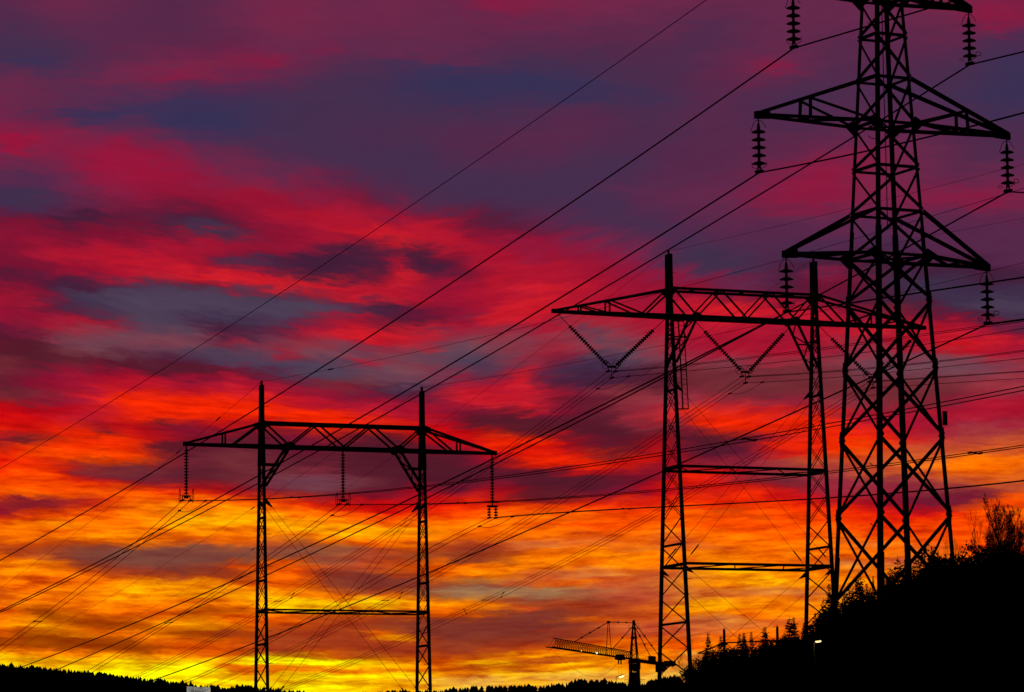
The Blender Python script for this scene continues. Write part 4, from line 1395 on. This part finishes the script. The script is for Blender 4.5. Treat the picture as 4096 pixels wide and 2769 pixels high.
    boxes(root, 'slewing_ring', [(P(0, 0, -.55), (2.2, 2.2, .7)), (P(0, 0, -.05), (2.6, 1.8, .5))], 'crane', j)
    boxes(root, 'climbing_cage', [(P(0, -.95, -1.6), (1.7, .12, 1.0)), (P(0, -.98, -3.15), (1.9, .12, 1.2)), (P(0, 0, -4.7), (2.15, 2.15, 1.4)), (P(0, 0, -5.6), (2.4, 2.5, .12))], 'crane', j)
    for i, (zc, hh, wd) in enumerate(((-1.75, 1.5, 1.5), (-3.6, 1.5, 1.9), (-5.0, .9, 2.3), (-6.6, 2.2, 2.2), (-8.6, 1.3, 1.9))):
        boxes(root, 'cage_panel', [(P(.98, 0, zc), (.08, wd, hh))], 'crane', j)
        boxes(root, 'cage_panel', [(P(-.98, .1, zc - .2), (.08, wd * .9, hh))], 'crane', j)
    cab = boxes(root, 'operator_cab', [(P(-.4, .85, -1.3), (1.3, .6, 1.7))], 'panel', j)
    boxes(cab, 'cab_window', [(P(.28, .85, -1.1), (.04, .45, .9))], 'panel', j)
    for s in (-1, 1):
        for e in (.05, .55, 1.1):
            bar(root, 'platform_railing', P(0, s * 1.2, -5.55 + e + .0), P(0, s * 2.25, -5.55 + e), .07, 'rod', None, 'crane')
        for la in (1.7, 2.25):
            bar(root, 'platform_railing', P(0, s * la, -5.55), P(0, s * la, -4.4), .07, 'rod', None, 'crane')
    # trolley, hook ropes and the slack line under the jib
    boxes(root, 'trolley', [(P(12, 0, -.35), (3.4, 1.5, .45)), (P(12, 0, .1), (2.0, 1.5, 1.0))], 'crane', j)
    for e in (11.2, 13.2):
        bar(root, 'hook_block', P(e, 0, -.5), P(e, 0, -1.5), .3, 'box', None, 'crane')
        bar(root, 'hoist_rope', P(e, 0, -1.4), P(e, 0, -9.5), .035, 'rod', None, 'wire')
    line = []
    for s in np.linspace(0, 1, 24):
        c = P(Lj - 1, .0, -.2).lerp(P(12, 0, -.5), s)
        line.append(c - ZUP * (4.6 * 4 * s * (1 - s) * (.72 + .5 * s)))
    tube('slack_rope', line, .028, 'wire', root, 4)
    # small lit lamps
    for al_, m_, sz in ((Lj * .50, 'spot', .42), (Lj * .68, 'amber', .3), (-34.5, 'amber', .32)):
        boxes(root, 'work_light', [(P(al_, .72 if al_ > 0 else .3, .05), (sz * 1.4, sz * .6, sz * .7))], m_, j)


build_crane()

# ------------------------------------------------------------------ street lamps, banner board
def street_lamp(head, w, tilt, pole_dx, side, label, m_='lamp'):
    """lamp head centre (world), width in metres, mast to the left"""
    base = Vector((head.x + pole_dx, head.y + .05, 0))
    base.z = gz(base.x, base.y)
    root = empty('street_lamp', base, label, 'street lamp')
    top = Vector((base.x, base.y, head.z - .02))
    tube('pole', [base - ZUP * .3, base.lerp(top, .5), top], [.055, .045, .035], 'steel', root, 8)
    tube('arm', [top - ZUP * .02, top + Vector((-pole_dx * .4, 0, .06)), head + Vector((0, 0, w * .17))], .035, 'steel', root, 6)
    hd = lathe_mesh('lamp_shade', [(.02, .22), (.3, .20), (.52, .06), (.53, .0)], M['steel'], 14)
    ls = lathe_mesh('lamp_lens', [(.01, -.20), (.26, -.19), (.44, -.10), (.50, .0), (.40, .10), (.01, .11)], M[m_], 14)
    X = Vector((math.cos(tilt), 0, math.sin(tilt)))
    Zv = Vector((-math.sin(tilt), 0, math.cos(tilt)))
    mw = frame(X * w, Vector((0, 1, 0)) * w * .5, Zv * w, head)
    depth_ok = head.y > 300
    link('shade', hd, root, frame(X * w, Vector((0, 1, 0)) * w * .5, Zv * w * .8, head + ZUP * w * .10))
    link('lens', ls, root, mw @ Matrix.Diagonal((1, 1, 1.1 if depth_ok else .85, 1)))


street_lamp(at(2486, 2706, 450), .74, .28, -.66, 1, 'lit street lamp with curved arm on the treeline left of the crane mast')
street_lamp(at(3273, 2566, 150), .27, .10, -.18, 1, 'lit lamp glowing in the dark slope at the foot of the middle portal right leg')

bl, br = at(747, 2746, 350), at(841, 2750, 352)
bz = 1.9
xb = (br - bl)
wb = xb.length
xb.normalize()
zbn = Vector((-.02, 0, 1)).normalized()
board = empty('banner_board', Vector(((bl.x + br.x) / 2, 351, gz((bl.x + br.x) / 2, 351))), 'pale lit company banner board below the dark left ridge, cut by the picture edge', 'sign')
nb = xb.cross(zbn).normalized()
plate(board, 'panel', [bl, br, br - zbn * bz, bl - zbn * bz], .05, 'banner')
for q in (bl, br):
    bar(board, 'frame_post', q + nb * -.06 + ZUP * .05, Vector((q.x, q.y + .06, gz(q.x, q.y) - .3)), .09, 'box')
fc = bpy.data.curves.new('lettering', 'FONT')
fc.body = 'SKANSKA'
fc.align_x = 'CENTER'
fc.size = .40
fc.extrude = .004
tmp = bpy.data.objects.new('lettering_source', fc)
COL.objects.link(tmp)
dg = bpy.context.evaluated_depsgraph_get()
me = bpy.data.meshes.new_from_object(tmp.evaluated_get(dg))
bpy.data.objects.remove(tmp)
me.name = 'lettering'
me.materials.clear()
me.materials.append(M['ink'])
xs = [v.co.x for v in me.vertices]
sc = 1.56 / (max(xs) - min(xs))
toward = -nb if (-nb).y < 0 else nb
cpos = at(788, 2759, 350.6) + toward * .06
link('lettering', me, board, frame(xb * sc, zbn * sc * 1.25, xb.cross(zbn) * sc, cpos - zbn * .37))

# ------------------------------------------------------------------ trees
def spruce_arrays(seed, h=4.0, r0=.95, whorl=.24):
    rg = np.random.default_rng(seed)
    V, T = [], []
    z = h * .06
    k = 0
    while z < h * .985:
        f = z / h
        R = r0 * (1 - f) ** .8 * rg.uniform(.55, 1.2) + .07
        nb_ = int(rg.integers(5, 8)) if f < .93 else 4
        a0 = rg.uniform(0, 6.28)
        for i in range(nb_):
            a = a0 + 6.283 * i / nb_ + rg.normal(0, .2)
            Rl = R * rg.uniform(.65, 1.12)
            rise = Rl * (.55 * f - .10 + rg.normal(0, .08))
            d = np.array([math.cos(a), math.sin(a), 0])
            sd = np.array([-math.sin(a), math.cos(a), 0])
            ns = max(2, int(Rl / .085))
            zj = rg.normal(0, .06) * (1 - f)
            for q in range(ns):
                g = (q + rg.uniform(.2, .8)) / ns
                c = d * Rl * g + np.array([0, 0, z + zj + rise * g ** 1.3]) + rg.normal(0, .03, 3)
                ln = (.11 + .10 * (1 - g)) * rg.uniform(.7, 1.3) * (1 if f < .85 else .65)
                for s in (-1, 1):
                    e = d * .55 * ln + sd * s * ln * rg.uniform(.5, 1) + np.array([0, 0, rg.uniform(-.5, .45) * ln])
                    wv = np.array([rg.normal(0, .25), rg.normal(0, .25), .38]) * ln * .62
                    n0 = len(V)
                    V += [c - d * ln * .4, c + e * .5 + wv * .8, c + e, c + e * .5 - wv]
                    T += [(n0, n0 + 1, n0 + 2), (n0, n0 + 2, n0 + 3)]
        z += whorl * (1.0 - .45 * f) * rg.uniform(.55, 1.15)
    return np.array(V), np.array(T)


def trunk_arrays(h, r):
    return tube_arrays([(0, 0, -.5), (0, 0, h * .5), (0, 0, h)], [r, r * .6, .012], 6)


SPR = []
for sdx in range(7):
    hh = 4.0
    V, T = spruce_arrays(100 + sdx, hh, [.95, 1.15, .8, 1.0, .7, 1.25, .9][sdx], [.24, .27, .22, .3, .26, .25, .33][sdx])
    Vt, Tt = trunk_arrays(hh, .06)
    SPR.append((np_mesh('spruce_crown', V, T, M['spruce']), np_mesh('spruce_trunk', Vt, Tt, M['bark']), V, T))


def shrub_arrays(seed, h=2.2, r=1.0, n=1500, size=.075):
    rg = np.random.default_rng(seed)
    lobes = [(rg.uniform(-.6, .6) * r, rg.uniform(-.6, .6) * r, rg.uniform(.35, .85) * h, rg.uniform(.28, .5) * r) for _ in range(9)]
    V, T = [], []
    for i in range(n):
        x, y, z, s = lobes[int(rg.integers(0, 9))]
        d = rg.normal(0, 1, 3)
        d /= np.linalg.norm(d)
        c = np.array([x, y, z]) + d * s * rg.uniform(.5, 1.12)
        e1, e2 = rg.normal(0, 1, 3), rg.normal(0, 1, 3)
        e1 *= size / np.linalg.norm(e1) * rg.uniform(.6, 1.5)
        e2 *= size * .6 / np.linalg.norm(e2)
        k = len(V)
        V += [c - e1, c + e2, c + e1, c - e2]
        T += [(k, k + 1, k + 2), (k, k + 2, k + 3)]
    return np.array(V), np.array(T)


def branch_arrays(seed, h, spread, levels=4, r=.05, kids=7, up=.75, leaves=0, leaf=.035):
    """bare upright tree: recursive twigs as thin three-sided tubes, a few clinging leaves"""
    rg = np.random.default_rng(seed)
    V, T, LV, LT = [], [], [], []
    cnt = [0]

    def limb(p, d, ln, rad, lev):
        n = 4 if lev > 0 else 9
        pts = [p]
        q, dd = p.copy(), d.copy()
        for i in range(n):
            dd = dd + rg.normal(0, .07, 3) + np.array([0, 0, .05])
            dd /= np.linalg.norm(dd)
            q = q + dd * ln / n
            pts.append(q.copy())
        v, t = tube_arrays(pts, np.linspace(rad, rad * .35, len(pts)), 3)
        V.append(v); T.append(t + cnt[0]); cnt[0] += len(v)
        if lev >= levels:
            return
        nk = kids if lev else int(kids * 4.5)
        for i in range(nk):
            f = rg.uniform(.14 if lev == 0 else .2, .98)
            k = min(int(f * n), n - 1)
            c = pts[k] + (pts[k + 1] - pts[k]) * (f * n - k)
            a = rg.uniform(0, 6.283)
            side = np.array([math.cos(a), math.sin(a), 0]) * spread
            nd = side * rg.uniform(.5, 1) + np.array([0, 0, up]) + dd * .3
            nd /= np.linalg.norm(nd)
            l2 = ln * (.46 if lev == 0 else .46) * (1.15 - .8 * f) * rg.uniform(.6, 1.3)
            limb(c, nd, max(l2, .08), max(rad * .40, .0035), lev + 1)
            if leaves and lev >= 1:
                for _ in range(leaves):
                    cc = c + nd * l2 * rg.uniform(.2, 1) + rg.normal(0, .03, 3)
                    e1, e2 = rg.normal(0, leaf, 3), rg.normal(0, leaf * .7, 3)
                    k0 = len(LV)
                    LV.extend([cc - e1, cc + e2, cc + e1, cc - e2])
                    LT.extend([(k0, k0 + 1, k0 + 2), (k0, k0 + 2, k0 + 3)])
    limb(np.array([0, 0, -.3]), np.array([0, 0, 1.0]), h + .3, r, 0)
    return np.vstack(V), np.vstack(T), np.array(LV), np.array(LT)


# --- spruces one can tell apart along the right-hand skyline: (pixel column, pixel row of the tip, distance, slenderness)
SKY_T = [
    (2817, 2613, 232, 1.3), (2832, 2529, 228, 0.78), (2850, 2603, 236, 1.17), (2868, 2616, 230, 1.3), (2883, 2544, 226, 1.1), (2905, 2607, 238, 1.3), (2934, 2580, 232, 0.65), (2945, 2613, 228, 1.3),
    (2958, 2535, 230, 0.91), (2975, 2532, 228, 1.17), (2990, 2581, 233, 1.17), (3005, 2526, 229, 0.85), (3020, 2587, 234, 1.3), (3040, 2583, 230, 1.17), (3059, 2508, 226, 1.17), (3072, 2583, 231, 1.04),
    (3085, 2557, 229, 0.78), (3105, 2579, 233, 1.3), (3118, 2575, 230, 1.04), (3138, 2529, 226, 1.17), (3157, 2466, 224, 1.5), (3174, 2470, 226, 1.17), (3190, 2536, 231, 1.3), (3216, 2492, 229, 1.17),
    (3233, 2546, 232, 1.3), (3250, 2500, 235, 1.0), (3272, 2455, 212, 0.8), (3294, 2387, 216, 0.8), (3317, 2336, 214, 0.7), (3332, 2400, 218, 0.9), (3375, 2375, 212, 0.8), (3396, 2325, 208, 1.0), (3412, 2362, 211, 0.9), (3434, 2286, 207, 0.85),
    (3452, 2345, 212, 0.9), (3467, 2334, 214, 0.7), (3480, 2350, 214, 1.0), (3492, 2303, 213, 0.5), (3510, 2350, 205, 1.0), (3545, 2318, 115, 1.0), (3563, 2268, 112, 0.9), (3590, 2222, 110, 0.85), (3608, 2290, 116, 1.0), (3621, 2248, 112, 0.9),
    (3645, 2268, 116, 1.0), (3667, 2217, 111, 0.8), (3692, 2227, 114, 0.9)]
SEG = [(0, 2907, 'left of the first far mast top'), (2907, 3098, 'between the two far mast tops'),
       (3098, 3262, 'between the second far mast and the middle portal'), (3262, 3345, 'between the middle portal and the near pylon'),
       (3345, 3518, "between the near pylon's left and nearest legs"), (3518, 3640, "between the near pylon's two inner legs"),
       (3640, 3830, "between the near pylon's inner and right legs")]
ORD = ['first', 'second', 'third', 'fourth', 'fifth', 'sixth', 'seventh', 'eighth', 'ninth', 'tenth', 'eleventh', 'twelfth']
count = {}
for n_, (px, py, D, sl) in enumerate(SKY_T):
    tipp = at(px, py, D)
    g = gz(tipp.x, tipp.y)
    h = max(1.6, tipp.z - g)
    si, seg = next((i, s[2]) for i, s in enumerate(SEG) if s[0] <= px < s[1])
    k = count[si] = count.get(si, -1) + 1
    look = 'slender' if sl < .75 else ('broad' if sl > 1.1 else 'small')
    root = empty('spruce_tree', (tipp.x, tipp.y, g), '%s dark spruce, %s from the left %s' % (look, ORD[k], seg), 'tree', 'spruces along the right skyline')
    cm, tm = SPR[n_ % 7][:2]
    kx = h / 4.0
    wid = kx * sl * (1.0 if D < 150 else .85)
    mw = Matrix.Translation((tipp.x, tipp.y, g)) @ Matrix.Rotation(rnd.uniform(0, 6.28), 4, 'Z') @ Matrix.Diagonal((wid, wid, kx, 1))
    link('trunk', tm, root, mw)
    link('crown', cm, root, mw)

# --- bare deciduous trees and shrubs
BV = [branch_arrays(11, 4.6, .85, 3, .032, 10, .9, 1, .013), branch_arrays(12, 3.8, .6, 3, .020, 5, 1.0, 0), branch_arrays(13, 4.2, .95, 3, .028, 8, .85, 1, .013), branch_arrays(14, 3.2, .9, 3, .026, 5, .6, 0)]


def bare_tree(idx, px, py, D, wid, label, cat='tree', depth=None):
    V, T, LV, LT = BV[idx]
    tipp = at(px, py, D)
    g = gz(tipp.x, tipp.y)
    h = tipp.z - g
    root = empty('bare_tree', (tipp.x, tipp.y, g), label, cat, 'bare trees')
    k = h / V[:, 2].max()
    mw = Matrix.Translation((tipp.x, tipp.y, g)) @ Matrix.Rotation(px, 4, 'Z') @ Matrix.Diagonal((k * wid, k * wid, k, 1))
    key = 'bare%d' % idx
    if key not in _cache:
        _cache[key] = (np_mesh('bare_branches', V, T, M['bark']), np_mesh('clinging_leaves', LV, LT, M['leaf']) if len(LV) else None)
    link('branches', _cache[key][0], root, mw)
    if _cache[key][1]:
        o = link('leaves', _cache[key][1], root, mw)
        o['kind'] = 'stuff'


bare_tree(0, 4022, 1965, 108, 1.0, 'tallest bare tree with upright twigs at the right edge of the slope')
bare_tree(1, 3923, 2041, 110, .9, 'slim bare sapling just left of the tallest bare tree')
bare_tree(2, 4088, 2040, 112, 1.0, 'bare twiggy tree cut by the right picture edge')
bare_tree(2, 3985, 2068, 114, .9, 'lower bushy bare tree crowding the left side of the tallest bare tree')
bare_tree(0, 4058, 2060, 116, .8, 'lower bushy bare tree crowding the right side of the tallest bare tree')
bare_tree(2, 4048, 2010, 111, .8, 'second tallest bare tree close behind the right of the tallest one')
bare_tree(0, 3958, 2085, 110, .9, 'low spreading bare tree between the slim sapling and the tallest bare tree')
bare_tree(1, 3847, 2150, 112, .8, 'thin bare sapling just right of the near pylon right leg')
bare_tree(1, 3882, 2120, 116, .7, 'thinnest bare sapling halfway between the near pylon and the tallest bare tree')
bare_tree(1, 3796, 2140, 116, .5, 'faint bare sapling seen through the near pylon right bracing')
bare_tree(3, 2778, 2548, 221, .9, 'wispy bare birch just right of the middle portal left leg')
bare_tree(3, 2733, 2612, 240, 1.1, 'wispy low bare birch behind the middle portal left leg')
bare_tree(3, 2660, 2690, 240, 1.2, 'lowest wispy bush just left of the middle portal left leg')

SH = [shrub_arrays(s, 2.2, 1.0, 1500, .07) for s in (31, 32, 33)]
SHM = [np_mesh('shrub_leaves', V, T, M['leaf']) for V, T in SH]
STEM = np_mesh('shrub_stems', *tube_arrays([(0, 0, -.4), (.03, .02, .7), (-.04, .05, 1.6)], [.05, .035, .012], 6), M['bark'])
SHR = [(3723, 2183, 108, .8, 'dark leafy shrub in front of the near pylon right leg foot'), (3774, 2166, 106, .9, 'round leafy shrub at the foot of the near pylon right leg'),
       (3750, 2200, 110, 1.0, 'low leafy shrub between the two shrubs at the pylon right leg'), (3840, 2190, 107, 1.0, 'broad leafy shrub right of the near pylon'),
       (3894, 2152, 106, .8, 'upright leafy shrub below the slim bare sapling'), (3945, 2150, 108, 1.0, 'leafy shrub left of the tallest bare tree foot'),
       (4010, 2140, 107, 1.1, 'dense leafy shrub at the foot of the tallest bare tree'), (4075, 2130, 106, 1.1, 'dense leafy shrub at the right picture edge'),
       (3808, 2205, 110, 1.0, 'low leafy shrub touching the right side of the near pylon')]
for i, (px, py, D, wd, label) in enumerate(SHR):
    tipp = at(px, py, D)
    g = gz(tipp.x, tipp.y) - .1
    k = max(.5, (tipp.z - g) / 2.35)
    root = empty('leafy_shrub', (tipp.x, tipp.y, g), label, 'shrub', 'shrubs on the right slope')
    mw = Matrix.Translation((tipp.x, tipp.y, g)) @ Matrix.Rotation(i * 1.7, 4, 'Z') @ Matrix.Diagonal((k * wd * .8, k * wd * .8, k, 1))
    link('stem', STEM, root, mw)
    o = link('leaves', SHM[i % 3], root, mw)
    o['kind'] = 'stuff'

# --- the dark mass of small trees and brush below that skyline
FILL = [(2560, 2768), (2640, 2738), (2700, 2712), (2760, 2670), (2800, 2615), (2860, 2598), (2950, 2578), (3050, 2565), (3130, 2540), (3220, 2532), (3262, 2525), (3285, 2455), (3330, 2420), (3400, 2395),
        (3480, 2372), (3560, 2348), (3600, 2312), (3660, 2290), (3700, 2258), (3760, 2222), (3850, 2222), (3950, 2205), (4100, 2195), (4300, 2190)]


def thicket():
    rg = np.random.default_rng(5)
    VV, TT, k = [], [], 0
    px = 2570.0
    while px < 4250:
        far = px < 3515
        for row in range(3):
            x = px + rg.uniform(-8, 8)
            y = np.interp(x, [q[0] for q in FILL], [q[1] for q in FILL]) + rg.uniform(0, 30) + row * 38
            D = (rg.uniform(222, 240) if far else rg.uniform(104, 122)) - row * 4
            if far and x > 3225:
                D = rg.uniform(212, 226)
            t = at(x, y, D)
            g = gz(t.x, t.y) - .3
            h = max(.9, t.z - g)
            v0, t0 = (SPR[int(rg.integers(0, 7))][2:]) if rg.uniform() < .6 else SH[int(rg.integers(0, 3))]
            kz = h / v0[:, 2].max()
            a = rg.uniform(0, 6.28)
            kw = kz * (1.15 if far else 1.0)
            c, s = math.cos(a) * kw, math.sin(a) * kw
            v = np.stack([v0[:, 0] * c - v0[:, 1] * s + t.x, v0[:, 0] * s + v0[:, 1] * c + t.y, v0[:, 2] * kz + g], 1)
            VV.append(v); TT.append(t0 + k); k += len(v)
        px += 13 if far else 22
    o = link('slope_thicket', np_mesh('slope_thicket', np.vstack(VV), np.vstack(TT), M['spruce']))
    tag(o, 'dark thicket of small trees and brush covering the right slope', 'thicket', None, 'stuff')


thicket()


# --- far forest on the ridges
def far_tree(rg):
    V, T = [], []
    h = 1.0
    for lo, hi, r in ((.0, .66, .23), (.30, .84, .20), (.55, .95, .15), (.76, 1.0, .095)):
        n = 7
        k = len(V)
        for i in range(n):
            a = 6.283 * i / n + rg.uniform(-.3, .3)
            rr = r * rg.uniform(.6, 1.3)
            V.append((rr * math.cos(a), rr * math.sin(a), lo + rg.uniform(-.03, .05)))
        V.append((rg.normal(0, .01), rg.normal(0, .01), hi))
        T += [(k + i, k + (i + 1) % n, k + n) for i in range(n)]
    return np.array(V), np.array(T)


def forest(name, label, x0, x1, step, D, rows, hmin, hmax, line, seed, sink):
    rg = np.random.default_rng(seed)
    VV, TT, k = [], [], 0
    lx, ly = [q[0] for q in line], [q[1] for q in line]
    x = x0
    ph = rg.uniform(0, 6.28, 4)
    while x < x1:
        clump = 4.5 * math.sin(x / 37 + ph[0]) + 3.5 * math.sin(x / 16 + ph[1]) + 3 * math.sin(x / 83 + ph[2])
        for r in range(rows):
            px = x + rg.uniform(-step, step)
            # crowns rise a little above the mean tree line, a few stand clear of it
            up = (max(0, clump) * .8 + rg.exponential(2.2) if r == 0 else clump - rg.uniform(0, 20))
            dd = D + r * rg.uniform(6, 24)
            t = at(px, np.interp(px, lx, ly) + 4 - min(up, 17), dd)
            h = rg.uniform(hmin, hmax)
            v0, t0 = far_tree(rg)
            wv = h * rg.choice([.6, .9, 1.2, 1.5, 1.9])
            v = v0 * np.array([wv, wv, h]) + np.array([t.x, t.y, t.z - h])
            VV.append(v); TT.append(t0 + k); k += len(v)
        x += step
    o = link(name, np_mesh(name, np.vstack(VV), np.vstack(TT), M['spruce']))
    tag(o, label, 'forest', None, 'stuff')


forest('ridge_forest', 'distant conifer forest along the left ridge top', -300, 1300, 7.5, 2480, 3, 12, 19, SKY_L, 1, 8)
forest('ridge_forest', 'distant conifer forest along the low middle ridge', 1400, 2760, 7.5, 2480, 3, 10, 17, SKY_L, 2, 8)
NEARW = [(820, 2742), (860, 2738), (905, 2752), (930, 2742), (955, 2730), (990, 2737), (1040, 2742), (1075, 2748), (1110, 2750), (1140, 2757), (1200, 2764), (1300, 2775)]
forest('valley_wood', 'nearer dark conifers around the foot of the left portal left leg', 850, 1300, 9, 1300, 3, 9, 15, NEARW, 3, 5)
forest('valley_wood', 'dark conifers on the rise between the crane and the middle portal', 2570, 2720, 7, 700, 3, 6, 9, [(2570, 2738), (2600, 2720), (2625, 2712), (2663, 2706), (2720, 2700)], 4, 5)
